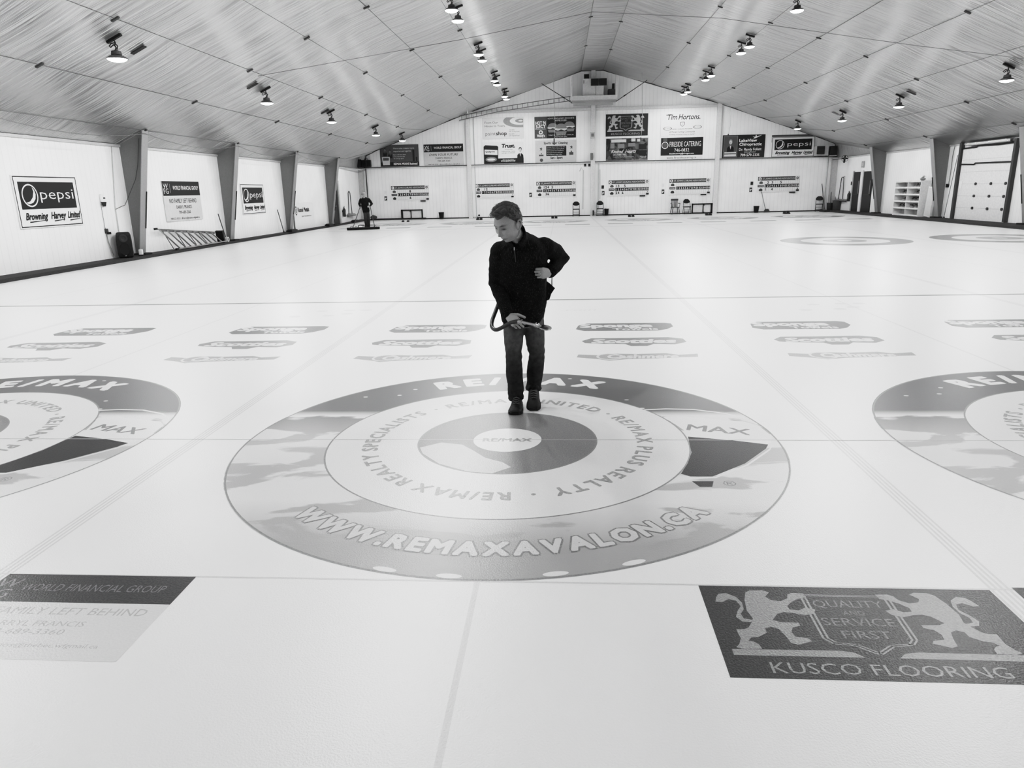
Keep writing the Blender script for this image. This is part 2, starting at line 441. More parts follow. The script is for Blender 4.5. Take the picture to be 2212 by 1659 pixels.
WALL_B = struct(mb.build('wall_back', panel_mat('ribbed_panel_x', 242, 'X', .23)))
mb = MB().add([(XL, YF, 0), (XR, YF, 0)] + [(x, YF, z) for x, z in reversed(gab)], [tuple(reversed(range(len(gab) + 2)))])
struct(mb.build('wall_front', WHITE))
# ceiling: fabric pinned along the frames and seams, sagging and creasing in between
SEAMS = [-11.3, -9.73, -8.06, -6.4, -4.72, -3.03, 1.63, 2.95, 5.83, 7.55, 9.2, 10.83, 12.6, 14.37, 16.05]
FR_L = [3.6, 9.65, 15.7, 21.6, 27.6, 33.7]
FR_R = [3.6, 9.9, 16.2, 22.5, 28.7, 34.9]
def bay(v, L):
    e = [-30] + L + [60]
    for a, b in zip(e, e[1:]):
        if a <= v <= b: return min(v - a, b - v)
    return 1.0
def sag(x, y):
    f = bay(y, FR_L if x < 2.3 else FR_R); g = bay(x, [-12.1] + SEAMS + [17.15])
    s = .055 * (1 - math.exp(-f / .8)) * (1 - math.exp(-g / .5))
    w = noise.noise(Vector((x * .35, y * 2.6, 0))) * .5 + noise.noise(Vector((x * .2 + 7, y * 1.1, 3))) * .6
    return s * (1 + .5 * w) + .012 * w * math.exp(-f / 1.2)
mb = MB(); xs = []
for (a, za), (b, zb) in zip(PROF, PROF[1:]):
    k = max(1, int((b - a) / .22)); xs += [a + (b - a) * i / k for i in range(k)]
xs.append(PROF[-1][0]); NY = 260; ys = [YF + (YB - YF) * i / NY for i in range(NY + 1)]
vs, fs = [], []
for y in ys:
    for x in xs: vs.append((wx(y) if x == xs[0] else wx(y) + .15 if x == xs[1] else x, y, ceil_z(x, y) - sag(x, y)))
n = len(xs)
for j in range(NY):
    for i in range(n - 1): fs.append((j * n + i, j * n + i + 1, (j + 1) * n + i + 1, (j + 1) * n + i))
mb.add(vs, [tuple(reversed(f)) for f in fs])
CEIL = struct(mb.build('ceiling', foil_mat(), smooth=True, auto=.35))
CORD = mat('seam_cord_grey', 120, .5)
for x in SEAMS:
    z = ceil_z(x) - .012
    o = MB().tube([(x, -2, z), (x, 34.9, z), (x, YB - .02, ceil_z(x, YB) - .012)], .006, 5).build('seam_cord', CORD, CEIL)
for x in SEAMS:
    for y in (FR_L if x < 2 else FR_R):
        if y < 8: continue
        z = ceil_z(x) - .02
        sl = math.atan2(ceil_z(x + .1) - ceil_z(x - .1), .2)
        MB().box((x, y, z), (.17, .06, .03), 0, Matrix.Rotation(-sl, 3, 'Y')).build('seam_clip', DGREY, CEIL)
# portal frame columns
def column(y, side):
    mb = MB(); s = 1 if side == 'L' else -1; X = XL if side == 'L' else XR
    d0, d1, zt = .16, .80, ceil_z(X + s * .8) - .0
    t = .02
    a = [(X, y - t, ZW), (X + s * d0, y - t, ZW), (X + s * d1, y - t, zt), (X, y - t, ceil_z(X) + .0)]
    b = [(p[0], y + t, p[2]) for p in a]
    mb.add(a + b, [(0, 1, 2, 3), (7, 6, 5, 4), (0, 4, 5, 1), (1, 5, 6, 2), (2, 6, 7, 3)])
    o = mb.build('column', STEELG)
    fl = MB(); w = .15
    p0, p1 = Vector((X + s * d0, y, ZW)), Vector((X + s * d1, y, zt))
    nrm = Vector((p1.z - p0.z, 0, -(p1.x - p0.x))).normalized() * s
    q = [p0 + Vector((0, -w, 0)), p0 + Vector((0, w, 0)), p1 + Vector((0, w, 0)), p1 + Vector((0, -w, 0))]
    q2 = [v + nrm * .025 for v in q]
    fl.add(q + q2, [(0, 1, 2, 3), (7, 6, 5, 4), (0, 4, 5, 1), (1, 5, 6, 2), (2, 6, 7, 3), (3, 7, 4, 0)])
    fl.build('column_flange', STEELL, o)
    e0, e1 = .3, .62 if False else .56
    A = p0.lerp(p1, .22) + nrm * .03 + Vector((0, w - .03, 0)); B = p0.lerp(p1, .52) + nrm * .03 + Vector((0, w - .03, 0))
    MB().tube([A, B], .022, 6).build('column_bumper', BLACK, o)
    MB().box((X + s * .2, y, ZW + .025), (.36, .36, .05), bev=.01).build('column_base_plate', DARK, o)
    struct(o); return o
for y in FR_L[1:]: column(y, 'L')
for y in FR_R[1:]: column(y, 'R')
# wall-top flashing, posts, beams and ledges
tn = [0]
def trim(mb, m_=TRIMW):
    tn[0] += 1
    return struct(mb.build('trim_%d' % tn[0], m_))
trim(MB().box((XL + .02, (YF + YB) / 2, 3.12), (.04, YB - YF, .07)), LGREY)
trim(MB().box((XR - .02, (YF + YB) / 2, 3.10), (.04, YB - YF, .07)), LGREY)
for x in (-5.37, 2.36, 9.95): trim(MB().box((x, YB - .09, ceil_z(x, YB) / 2), (.26, .18, ceil_z(x, YB))))
trim(MB().box((-1.5, YB - .06, 6.33), (7.5, .12, .16))); trim(MB().box((6.15, YB - .06, 6.33), (7.4, .12, .16)))
trim(MB().box(((XLB + XR) / 2, YB - .05, 3.2), (XR - XLB, .1, .07)))
trim(MB().tube([(XLB, YB - .12, 3.25), (-5, YB - .13, 3.25), (2, YB - .12, 3.26), (10, YB - .13, 3.24), (XR, YB - .12, 3.22)], .022, 6), DGREY)
trim(MB().box(((XL + XR) / 2, YB - .015, .03), (XR - XL - .1, .03, .06)), DARK)
trim(MB().box((-10.1, YB - .1, .05), (3.6, .16, .09)), BLACK)
trim(MB().box((XLB + .16, YB - .14, 1.6), (.3, .25, 3.2)), LGREY); trim(MB().box((XR - .16, YB - .14, 1.6), (.3, .25, 3.1)), LGREY)
trim(MB().tube([(XLB + .5, YB - .1, .1), (XLB + .5, YB - .1, 3.2)], .03, 6), DGREY); trim(MB().tube([(XR - .55, YB - .1, .1), (XR - .55, YB - .1, 3.2)], .03, 6), LGREY)
trim(MB().tube([(-5.02, YB - .05, .1), (-5.02, YB - .05, 6.2)], .022, 6), LGREY); trim(MB().tube([(2.72, YB - .05, .3), (2.72, YB - .05, 3.2)], .02, 6), LGREY)
# gable edge cords, roof edge line
trim(MB().tube([(x, YB - .03, z - .03) for x, z in PROF], .03, 6), DGREY)
# doors ------------------------------------------------------------
dn = [0]
def door(mb, m_):
    dn[0] += 1
    return struct(mb.build('door_%d' % dn[0], m_))
# big sectional overhead door, right wall Y 23.95..27.55
d = door(MB().box((XR - .03, 25.75, 1.5), (.05, 3.5, 2.84)), mat('overhead_door_white', 222, .5))
for k in range(1, 6): MB().box((XR - .058, 25.75, ZW + k * .475), (.006, 3.5, .012)).build('door_seam', LGREY, d)
for k in (1, 2, 3):
    for yy in (24.2, 25.15, 26.2): MB().tube([(XR - .05, yy, ZW + .475 * k), (XR - .10, yy, ZW + .475 * k)], .055, 10).build('door_hinge', DGREY, d)
trim(MB().box((XR - .07, 27.6, 1.6), (.14, .16, 3.1)), DGREY); trim(MB().box((XR - .07, 23.9, 1.6), (.14, .14, 3.0)), DGREY)
MB().tube([(XR - .09, 27.5, 2.92), (XR - .09, 26.5, 2.93), (XR - .09, 26.4, 2.99), (XR - .09, 25, 2.94), (XR - .09, 24, 2.97)], .03, 6).build('door_cable', BLACK, d)
MB().tube([(XR - .09, 27.5, 2.3), (XR - .09, 26.5, 2.26), (XR - .09, 26.4, 2.31), (XR - .09, 24, 2.28)], .03, 6).build('door_strut', BLACK, d)
trim(MB().box((XR - .12, 25.6, 3.06), (.2, 3.0, .12), bev=.03), mat('crumpled_foil', 200, .25, .9, bump=.8, scale=25))
# dark double doors, right wall
for y0, y1 in ((37.75, 38.7), (36.2, 37.35)):
    d = door(MB().box((XR - .02, (y0 + y1) / 2, ZW + 1.08), (.04, y1 - y0, 2.16)), mat('dark_door', 30, .35))
    MB().box((XR - .05, (y0 + y1) / 2, 1.0), (.03, (y1 - y0) * .8, .05)).build('push_bar', DGREY, d)
    MB().box((XR - .045, y0 + .18, 1.4), (.02, .1, .7)).build('door_glass', GREY, d)
trim(MB().box((XR - .04, 37.55, 1.15), (.08, .3, 2.3)), SIGNW); trim(MB().box((XR - .04, 38.76, 1.15), (.08, .08, 2.3)), LGREY)
# dark doorway, left wall
d = door(MB().box((XL + .02, 35.0, ZW + 1.08), (.04, .9, 2.2)), mat('dark_door', 30, .35))
MB().ball((XL + .1, 34.7, 1.05), .05).build('door_knob', CHROME, d)
trim(MB().box((XL + .05, 35.52, 1.2), (.1, .12, 2.4)), LGREY); trim(MB().box((XL + .05, 35.7, 1.2), (.08, .1, 2.4)), TRIMW)

# ------------------------------------------------------------------ painted lines in the ice
FTm = .3048
YT = 114 * FTm
SHEET = 4.413
L_DARK = ink('line_dark', 150); L_MID = ink('line_mid', 214, .04); L_FAINT = ink('line_faint', 222, .03)
def ice_line(nm, x0, y0, x1, y1, z, m_):
    return MB().rect(x0, y0, x1, y1, z).build(nm, m_, FLOOR)
for y in (21 * FTm, YT - 21 * FTm): ice_line('hog_line', -11.4, y - .045, 15.8, y + .045, .0022, L_DARK)
for y in (0, YT): ice_line('tee_line', -11.4, y - .005, 15.8, y + .005, .0052, ink('line_tee', 186, .05))
for y in (-6 * FTm, YT + 6 * FTm): ice_line('back_line', -11.4, y - .006, 15.8, y + .006, .0022, L_MID)
for k in range(-2, 4):
    for nm, (a, b) in (('centre_line', (-9, 41.4)),):
        ice_line(nm, k * SHEET - .012, -8.9, k * SHEET + .012, 41.3, .0012, L_FAINT)
for k in range(-2, 3):
    x = (k + .5) * SHEET
    mb = MB()
    for q in (-.036, -.012, .012, .036): mb.rect(x + q - .006, -8.9, x + q + .006, 41.3, .0014)
    mb.build('sheet_divider', L_MID, FLOOR)

# ------------------------------------------------------------------ houses (printed rings)
I_RING = ink('ring_outline', 150); I_GREY = ink('ring_grey', 142); I_WHITE = ink('ring_white', 226, .02)
I_TXT = ink('ring_text', 168); I_DARK = ink('balloon_dark', 66); I_LGREY = ink('ring_light', 200, .05); CLOUD = cloud_ink()
def make_house(label, x, y, rz=0.0):
    root = MB().ring(0, 0, 0, 1.829, .0026, 0, 128).build('curling_house', I_WHITE, None, loc=(x, y, 0))
    tag(root, label, 'curling house', 'printed target rings in the ice')
    outer = MB().ring(0, 0, 1.219, 1.829, .0030, 0, 128).build('outer_ring', CLOUD, root)
    mb = MB()
    for r in (1.82, 1.226, .612): mb.ring(0, 0, r - .006, r + .005, .0040, 0, 128)
    mb.build('ring_outline', I_RING, root)
    disc = MB().ring(0, 0, .18, .61, .0032, 0, 96).build('inner_disc', I_GREY, root)
    mb = MB().poly([(-.58, -.16), (-.45, -.06), (-.3, -.1), (-.22, -.2), (-.12, -.34), (0, -.42), (.06, -.5), (-.05, -.6), (-.2, -.575), (-.4, -.45), (-.54, -.27)], .0034)
    mb.build('pale_patch', I_LGREY, root)
    MB().ell(0, 0, .235, .235, .0042, 0, 40).build('button', I_WHITE, root)
    MB().text('RE/MAX', 0, -.035, .06, w=.34, z=.0046, bold=.03).build('button_lettering', ink('btn_text', 165), root)
    # balloon in the print
    mb = MB()
    mb.poly([(1.24, .067), (1.516, -.002), (1.737, -.085), (1.701, -.162), (1.502, -.425), (1.29, -.611), (1.262, -.632), (1.134, -.634), (1.085, -.593), (1.153, -.429), (1.21, -.24)], .0044)
    mb.poly([(1.13, -.705), (1.255, -.703), (1.231, -.785), (1.161, -.786)], .0044)
    mb.build('balloon_dark_panel', I_DARK, root)
    MB().poly([(1.132, .501), (1.285, .521), (1.52, .446), (1.703, .392), (1.777, .306), (1.807, .076), (1.76, -.059), (1.737, -.085), (1.516, -.002), (1.233, .067), (1.235, .2), (1.19, .34)], .0042).build('balloon_white_band', I_WHITE, root)
    st = [(1.011, .681), (1.18, .705), (1.385, .69), (1.601, .593), (1.724, .478), (1.77, .352)]
    mb = MB()
    for (a, b), (c, e) in zip(st, st[1:]): mb.poly([(a, b - .012), (c, e - .012), (c, e + .012), (a, b + .012)], .0044)
    edge = [(1.76, -.09), (1.72, -.18), (1.51, -.45), (1.28, -.645), (1.13, -.66)]
    for (a, b), (c, e) in zip(edge, edge[1:]): mb.poly([(a, b - .012), (c, e - .012), (c, e + .012), (a, b + .012)], .0046)
    for a, b in ((-.437, -1.74), (-.132, -1.79), (.345, -1.757), (.703, -1.648)): mb.ell(a, b, .06, .02, .0046, 0, 16, math.atan2(b, a) + PI / 2)
    for a, b in ((-1.28, 1.05), (-.9, 1.28), (-1.0, 1.1), (.9, .95), (1.0, .72), (.45, 1.62)): mb.ell(a, b, .02, .012, .0046, 0, 10)
    mb.build('pale_specks', I_WHITE, root)
    MB().text('MAX', 1.46, .155, .125, w=.43, z=.0048, bold=.02, rot=-.26).text('®', 1.34, -.77, .07, z=.0048).build('balloon_lettering', ink('balloon_text', 140), root)
    # lettering round the rings
    MB().arc_text('RE/MAX', 1.45, .22, 119, 61, .005, bold=.06).build('ring_title', I_WHITE, root)
    MB().arc_text('WWW.REMAXAVALON.CA', 1.60, .125, -132.5, -44.0, .0072, out=False, bold=.05).build('ring_address', ink('address_white', 208, .03), root)
    MB().arc_text('WWW.REMAXAVALON.CA', 1.60, .125, -132.5, -44.0, .0044, out=False, bold=.05, grow=.055).build('ring_address_edge', ink('address_edge', 150), root)
    mb = MB()
    mb.arc_text('RE/MAX UNITED', .885, .10, 126, 44, .005).arc_text('RE/MAX PLUS REALTY', .885, .10, 33.5, -70, .005).arc_text('RE/MAX REALTY SPECIALISTS', .885, .10, -84, -222, .005)
    for a in (131.5, 38.6, -76.7): mb.ell(.93 * math.cos(math.radians(a)), .93 * math.sin(math.radians(a)), .015, .015, .005, 0, 10)
    mb.build('ring_lettering', I_TXT, root)
    root.rotation_euler.z = rz
    return root
H0 = make_house('large printed target rings in the ice under the man holding the hose', 0, 0)
for k, lb in ((-1, 'printed target rings next sheet over, on the ladder side of the hose man'), (1, 'printed target rings next sheet over, on the garage door side of the hose man')):
    c = copy_tree(H0); c.location = (k * SHEET, 0, 0); c['label'] = lb
for k in range(-2, 4):
    c = copy_tree(H0); c.location = (k * SHEET + (.15 if k > 0 else 0), YT, 0); c.rotation_euler.z = PI
    c['label'] = 'distant flat target rings on the ice below scoreboard number %s' % ('one', 'two', 'three', 'four', 'five', 'six')[k + 2]
for k, lb in ((2, 'plain grey target rings at mid rink, nearer the hose man'), (3, 'plain grey target rings at mid rink, cut by the frame edge near the garage door')):
    root = MB().ring(0, 0, 0, 1.8, .0026, 0, 96).build('curling_house', I_WHITE, None, loc=(k * SHEET - .05, YT / 2, 0)); tag(root, lb, 'curling house', 'printed target rings in the ice')
    MB().ring(0, 0, 1.21, 1.8, .003, 0, 96).build('outer_ring', ink('mid_ring', 160), root)
    MB().ring(0, 0, .2, .6, .003, 0, 64).build('inner_ring', ink('mid_ring_b', 172), root)

# ------------------------------------------------------------------ adverts in the ice
A_D = ink('advert_grey', 140); A_M = ink('advert_mid', 152); A_W = ink('advert_white', 222, .02); A_L = ink('advert_light', 196, .06)
def advert_towel(x, y, lb):
    w, h = 1.2, .5
    o = MB().poly([(-.6, -.13), (-.56, .12), (-.45, .25), (.52, .25), (.6, .2), (.6, .0), (.5, -.17), (.38, -.25), (-.5, -.25)], .0024).build('ice_advert', A_D, None, loc=(x, y, 0))
    MB().text('Sponge', -.1, -.02, .22, w=.9, z=.003, bold=.05).text('Towels', .12, -.2, .12, w=.55, z=.003, bold=.03).build('lettering', A_W, o)
    return tag(o, lb, 'ice advert', 'band adverts in the ice')
def advert_oval(x, y, lb):
    pts = [(-.56, .02), (-.45, .12), (-.1, .12), (.4, .14), (.55, .08), (.56, -.04), (.42, -.12), (.2, -.1), (.12, -.17), (-.05, -.17), (-.1, -.1), (-.4, -.08), (-.53, -.05)]
    o = MB().poly([(a * 1.03, b * 1.5) for a, b in pts], .0024).build('ice_advert', A_M, None, loc=(x, y, 0))
    MB().text('Scotties', .0, -.09, .2, w=.95, z=.003, bold=.05, shear=.2).build('lettering', A_W, o)
    MB().text('Scotties', .0, -.085, .2, w=.95, z=.0034, bold=-.005, shear=.2).build('lettering_core', A_L, o)
    return tag(o, lb, 'ice advert', 'band adverts in the ice')
def advert_ribbon(x, y, lb):
    pts = [(-.62, -.02), (-.6, .1), (-.4, .06), (-.3, .13), (0, .1), (.3, .13), (.42, .06), (.62, .1), (.6, -.03), (.4, -.04), (.2, -.08), (-.1, -.1), (-.3, -.16), (-.4, -.1)]
    o = MB().poly([(a, b * 1.1) for a, b in pts], .0024).build('ice_advert', ink('advert_ribbon', 176), None, loc=(x, y, 0))
    MB().ring(-.28, 0, .115, .14, .003, 0, 32).text('Cashmere', .05, -.07, .16, w=.72, z=.003, bold=.04, shear=.2).build('lettering', A_W, o)
    MB().text('Cashmere', .05, -.065, .16, w=.72, z=.0034, bold=-.01, shear=.2).build('lettering_core', A_M, o)
    return tag(o, lb, 'ice advert', 'band adverts in the ice')
where = {-5.58: 'at the frame edge on the speaker side', -3.24: 'second from the hose man speaker side', -1.18: 'beside the hose man speaker side',
         1.15: 'beside the hose man garage side', 3.27: 'second from the hose man garage side', 5.58: 'at the frame edge on the garage door side'}
for x, lb in where.items():
    advert_towel(x, 4.10, 'slanted banner advert, two lettering lines, ' + lb)
    advert_oval(x + (-.05 if x < 0 else .03), 3.24, 'rounded script advert, ' + lb)
    advert_ribbon(x, 2.49, 'faint ribbon shaped advert, ' + lb)
# faint smudged marks near the hog line
for x, y, lb in ((-3.05, 5.35, 'faint cluster of grey marks in the ice before the hog line, speaker side'), (4.05, 5.45, 'faint cluster of grey marks in the ice before the hog line, door side')):
    o = None
    mb = MB()
    for a, b in ((-.35, -.25), (-.1, .2), (.12, -.2), (.35, -.05), (.55, .25), (.3, .25)): mb.ell(a, b, .09, .06, .0024, 0, 14)
    tag(mb.build('ice_mark', L_FAINT, None, loc=(x, y, 0)), lb, 'ice mark', 'faint marks in the ice')
tag(MB().text('.com', 0, 0, .14, w=.5, z=.0024, shear=.3).build('ice_mark', L_FAINT, None, loc=(.62, 5.35, 0)), 'faint grey lettering in the ice beside the hose man', 'ice mark')
# far rows of adverts, seen as thin dashes
for k in range(-2, 4):
    for s in (-1, 1):
        o = MB().rect(-.6, -.25, .6, .25, .0024).build('distant_ice_advert', ink('far_advert', 120), None, loc=(k * SHEET + s * 1.17, YT - 4.1, 0))
        tag(o, 'thin dark dash of an advert lying in the ice before the far rings', 'ice advert', 'far dashes of adverts in the ice')
# large cards in the ice, near edge
CARD = ink('card_dark', 86, .2); CARD_T = ink('card_text', 160, .12); CARD_P = ink('card_pale', 219, .03); CARD_F = ink('card_faint', 186, .1)
LION = [(-.689,.839),(-.653,.889),(-.566,.899),(-.525,.849),(-.566,.738),(-.542,.654),(-.478,.628),(-.422,.701),(-.407,.799),(-.375,.839),(-.292,.832),(-.299,.728),(-.357,.685),(-.41,.607),(-.45,.51),(-.447,.43),(-.39,.413),(-.339,.48),(-.276,.44),(-.302,.339),(-.369,.299),(-.44,.349),(-.497,.362),(-.543,.322),(-.593,.178),(-.551,.131),(-.435,.121),(-.435,.06),(-.49,.017),(-.513,-.084),(-.502,-.181),(-.43,-.208),(-.412,-.268),(-.508,-.346),(-.55,-.312),(-.563,-.154),(-.583,-.023),(-.625,.023),(-.668,-.013),(-.671,-.111),(-.731,-.198),(-.781,-.218),(-.806,-.282),(-.781,-.295),(-.751,-.356),(-.744,-.446),(-.857,-.456),(-.899,-.423),(-.874,-.366),(-.849,-.238),(-.854,-.107),(-.855,-.044),(-.802,-.04),(-.772,-.003),(-.741,.101),(-.718,.205),(-.736,.383),(-.719,.644)]
TAIL = [(-.904,.708),(-.88,.789),(-.826,.809),(-.767,.715),(-.744,.567),(-.751,.416),(-.784,.305),(-.777,.201),(-.723,.171),(-.739,.117),(-.796,.131),(-.824,.235),(-.796,.379),(-.762,.49),(-.779,.621),(-.826,.654),(-.877,.577),(-.922,.591)]
def kusco(o, w, h, dz, mt, ml):
    """lions, shield, motto and name on a dark board of half size w, h"""
    mb = MB()
    for s in (1, -1):
        c = -.05
        f = lambda P: [(((p[0] - c) * s + c) * w, p[1] * h) for p in P]
        mb.poly(f(LION), dz); mb.poly(f(TAIL), dz)
        mb.poly(f([(-.93, -.46), (-.286, -.45), (-.2, -.48), (-.15, -.575), (-.93, -.58)]), dz)
    mb.build('lion_emblem', mt, o)
    mb = MB(); S = [(-.31, .785), (.25, .785), (.22, -.2), (.18, -.30), (.06, -.33), (-.05, -.50), (-.16, -.33), (-.28, -.30), (-.32, -.2)]
    for i in range(len(S)):
        a, b = Vector(S[i]), Vector(S[(i + 1) % len(S)]); nrm = Vector((-(b - a).y, (b - a).x)).normalized() * .012
        for q in (-1.2, 1.2):
            mb.poly([((a + nrm * (q - .6)).x * w, (a + nrm * (q - .6)).y * h * 1.0), ((b + nrm * (q - .6)).x * w, (b + nrm * (q - .6)).y * h), ((b + nrm * (q + .6)).x * w, (b + nrm * (q + .6)).y * h), ((a + nrm * (q + .6)).x * w, (a + nrm * (q + .6)).y * h)], dz * 1.2)
    mb.build('shield_outline', mt, o)
    mb = MB()
    mb.text('QUALITY', -.04 * w, .50 * h, .17 * h, w=.46 * w, z=dz * 1.3).text('AND', -.04 * w, .32 * h, .10 * h, w=.14 * w, z=dz * 1.3).text('SERVICE', -.05 * w, .08 * h, .17 * h, w=.46 * w, z=dz * 1.3).text('FIRST', -.05 * w, -.19 * h, .16 * h, w=.3 * w, z=dz * 1.3)
    mb.build('motto_lettering', ml, o)
    MB().text('KUSCO FLOORING', -.06 * w, -.90 * h, .2 * h, w=1.36 * w, z=dz * 1.3).build('name_lettering', mt, o)
o = MB().rect(-.6, -.298, .6, .298, .0024).build('ice_advert', CARD, None, loc=(1.559, -2.133, 0))
tag(o, 'dark card frozen in the near ice showing two lions and a shield', 'ice advert'); kusco(o, .6, .298, .003, CARD_T, ink('card_text_dim', 138, .2))
o = MB().rect(-.6, -.298, .6, .298, .0024).build('ice_advert', CARD, None, loc=(2.86, -2.11, 0))
tag(o, 'dark card frozen in the near ice, its corner cut by the frame edge', 'ice advert')
o = MB().rect(-.445, -.3, .445, .08, .0024).build('ice_advert', CARD_P, None, loc=(-1.728, -2.13, 0))
tag(o, 'pale card with dark header band frozen in the near ice, speaker side', 'ice advert')
MB().rect(-.445, .077, .445, .3, .003).build('header_band', CARD, o)
MB().text('WORLD FINANCIAL GROUP', .36, .165, .055, w=.66, z=.004, al='R').text('W', -.385, .19, .07, z=.004).text('FG', -.38, .105, .07, z=.004).build('header_lettering', ink('card_hd_text', 140, .15), o)
MB().text('NO FAMILY LEFT BEHIND', .38, -.01, .05, w=.80, z=.003, al='R', shear=.0).text('DARRYL FRANCIS', .17, -.09, .035, w=.44, z=.003, al='R').text('709-689-3360', .12, -.145, .035, w=.36, z=.003, al='R').text('709-221-8331  dfrancis@thebec.wfgmail.ca', .32, -.225, .025, w=.74, z=.003, al='R').build('lettering', CARD_F, o)
# ================================================================== signs on the walls
def board(label, C, M, w, h, m_, group=None, name='wall_sign', cat='sign', t=.03):
    o = MB().box((0, 0, -t / 2), (w, h, t)).build(name, m_, None, M=M)
    return tag(o, label, cat, group)
def rect_back(x0, y0, x1, y1):
    A, B = onY(x0, y0, YB), onY(x1, y1, YB)
    return (A.x + B.x) / 2, (A.z + B.z) / 2, B.x - A.x, A.z - B.z
def rect_left(x0, y0, x1, y1):
    A, B = onX(x0, y0, XL), onX(x1, y1, XL)
    return (A.y + B.y) / 2, (A.z + B.z) / 2, B.y - A.y, A.z - B.z
S_B = mat('sign_black', 30, .45, var=.08); S_G = mat('sign_grey', 92, .45); S_T = mat('sign_ink', 40, .5); S_LG = mat('sign_light', 205, .45, var=.03); S_MG = mat('sign_midgrey', 140, .45)
def pepsi(label, w, h, M, frame_m):
    o = board(label, None, M, w, h, SIGNW, 'soft drink signs')
    MB().frame(-w / 2 + .02, -h / 2 + .02, w / 2 - .02, h / 2 - .02, .022, .003).build('border_line', S_B, o)
    y0, y1 = h * -.14, h * .38
    MB().rect(-w * .435, y0, w * .435, y1, .003).build('dark_panel', S_B, o)
    r = (y1 - y0) * .42; cx, cy = -w * .435 + r * 1.25, (y0 + y1) / 2
    mb = MB().ring(cx, cy, r * .88, r, .006, 0, 40)
    pts = []
    for k in range(9): t = k / 8; pts.append((cx + r * .80 * math.cos(math.radians(-135 + t * 175)) * 1.0, cy + r * .80 * math.sin(math.radians(-135 + t * 175))))
    pts = [(cx - r * .62, cy - r * .62), (cx - r * .1, cy - r * .5), (cx + r * .3, cy - r * .15), (cx + r * .5, cy + r * .35), (cx + r * .38, cy + r * .72), (cx + r * .62, cy + r * .5), (cx + r * .72, cy + r * .1), (cx + r * .6, cy - r * .3), (cx + r * .25, cy - r * .62), (cx - r * .25, cy - r * .75)]
    mb.poly(pts, .006); mb.build('globe_emblem', SIGNW, o)
    MB().text('pepsi', w * .135, cy - r * .34, r * .95, w=w * .54, z=.006, bold=-.006).build('brand_lettering', SIGNW, o)
    mb = MB().text('Browning', -w * .24, -h * .34, h * .13, w=w * .34, z=.004, bold=.035, shear=.35).text('Harvey', w * .10, -h * .34, h * .13, w=w * .25, z=.004, bold=.035, shear=.35).text('Limited', w * .36, -h * .34, h * .13, w=w * .22, z=.004, bold=.035, shear=.35)
    for a, b in ((-.36, -.12), (.02, .2), (.28, .46)): mb.poly([(a * w, -h * .375), (b * w, -h * .36), (b * w, -h * .37), (a * w, -h * .40)], .004)
    mb.build('script_lettering', S_B, o)
    return o
y, z, w, h = rect_left(20, 378, 178, 485); pepsi('largest soft drink sign with globe emblem, on the wall above the black walkway speaker', w, h, MLeft(y, z, .035), S_B)
y, z, w, h = rect_left(516, 397, 573, 460); pepsi('soft drink sign with globe emblem on the side wall between second and third columns', w, h, MLeft(y, z, .035), S_B)
x, z, w, h = rect_back(1668, 296.5, 1757, 338); pepsi('soft drink sign with globe emblem high on the end wall by the vent box', w, h, MBack(x, z, .06), S_B)
x2, z2, w2, h2 = rect_back(1668, 290, 1755, 300); o = board('dark strip of an older sign peeking above the end wall soft drink sign', None, MBack(x2, z2 - .1, .02), w2, .42, S_G, t=.016)
MB().text('EXPERIENCED AGENTS', -.2, .03, .05, w=1.4, z=.003).build('lettering', S_LG, o)
def finance(label, M, w, h, line1, italic, mail):
    o = board(label, None, M, w, h, S_LG, 'finance company signs')
    MB().rect(-w / 2, h * .5 - h * .36, w / 2, h * .5, .003).build('header_band', S_B, o)
    cy = h * .32
    mb = MB().text('WORLD FINANCIAL GROUP', w * .455, cy - h * .035, h * .1, w=w * .7, z=.006, al='R', bold=.01)
    mb.text('W', -w * .42, cy + h * .0, h * .12, w=w * .12, z=.006).text('FG', -w * .42, cy - h * .13, h * .13, w=w * .12, z=.006).rect(-w * .315, cy - h * .11, -w * .311, cy + h * .11, .006)
    mb.build('header_lettering', SIGNW, o)
    MB().text(line1, 0, -h * .045, h * .11, w=w * .74, z=.004, shear=italic).text('DARRYL FRANCIS', 0, -h * .19, h * .085, w=w * .42, z=.004).text('709-689-3360', 0, -h * .32, h * .075, w=w * .32, z=.004).text(mail, 0, -h * .46, h * .05, w=w * .8, z=.004).build('lettering', S_T, o)
    return o
y, z, w, h = rect_left(346, 391, 437, 473); finance('white sign with dark header band on the side wall above the folded ladder', MLeft(y, z, .035), w, h, 'NO FAMILY LEFT BEHIND', .0, '709-221-8331  dfrancis@thebec.wfgmail.ca')
x, z, w, h = rect_back(915, 312.5, 1002, 356.5); finance('white sign with dark header band on the end wall beside the agents sign', MBack(x, z, .035), w, h, 'OWN YOUR FUTURE', .3, '709-745-2531  dfrancis@thebec.wfgmail.ca')
# russel metals board standing on the walkway against the wall
y0, z0 = 28.42, .08
o = board('plain white metals company board standing on the walkway between third and fourth columns', None, MLeft(29.75, .68, .11), 2.65, 1.18, SIGNW)
MB().text('Russel Metals', -.1, .22, .2, w=1.55, z=.004, bold=.03).build('brand_lettering', S_B, o)
MB().text('Customer Focused. Employee Driven.', .25, -.02, .07, w=1.35, z=.004).build('slogan_lettering', S_T, o)
MB().ring(-1.1, .28, .1, .14, .004, 0, 24, 1.5).ring(-1.1, .28, .03, .06, .004, 0, 20, 1.6).build('round_emblem', S_G, o)

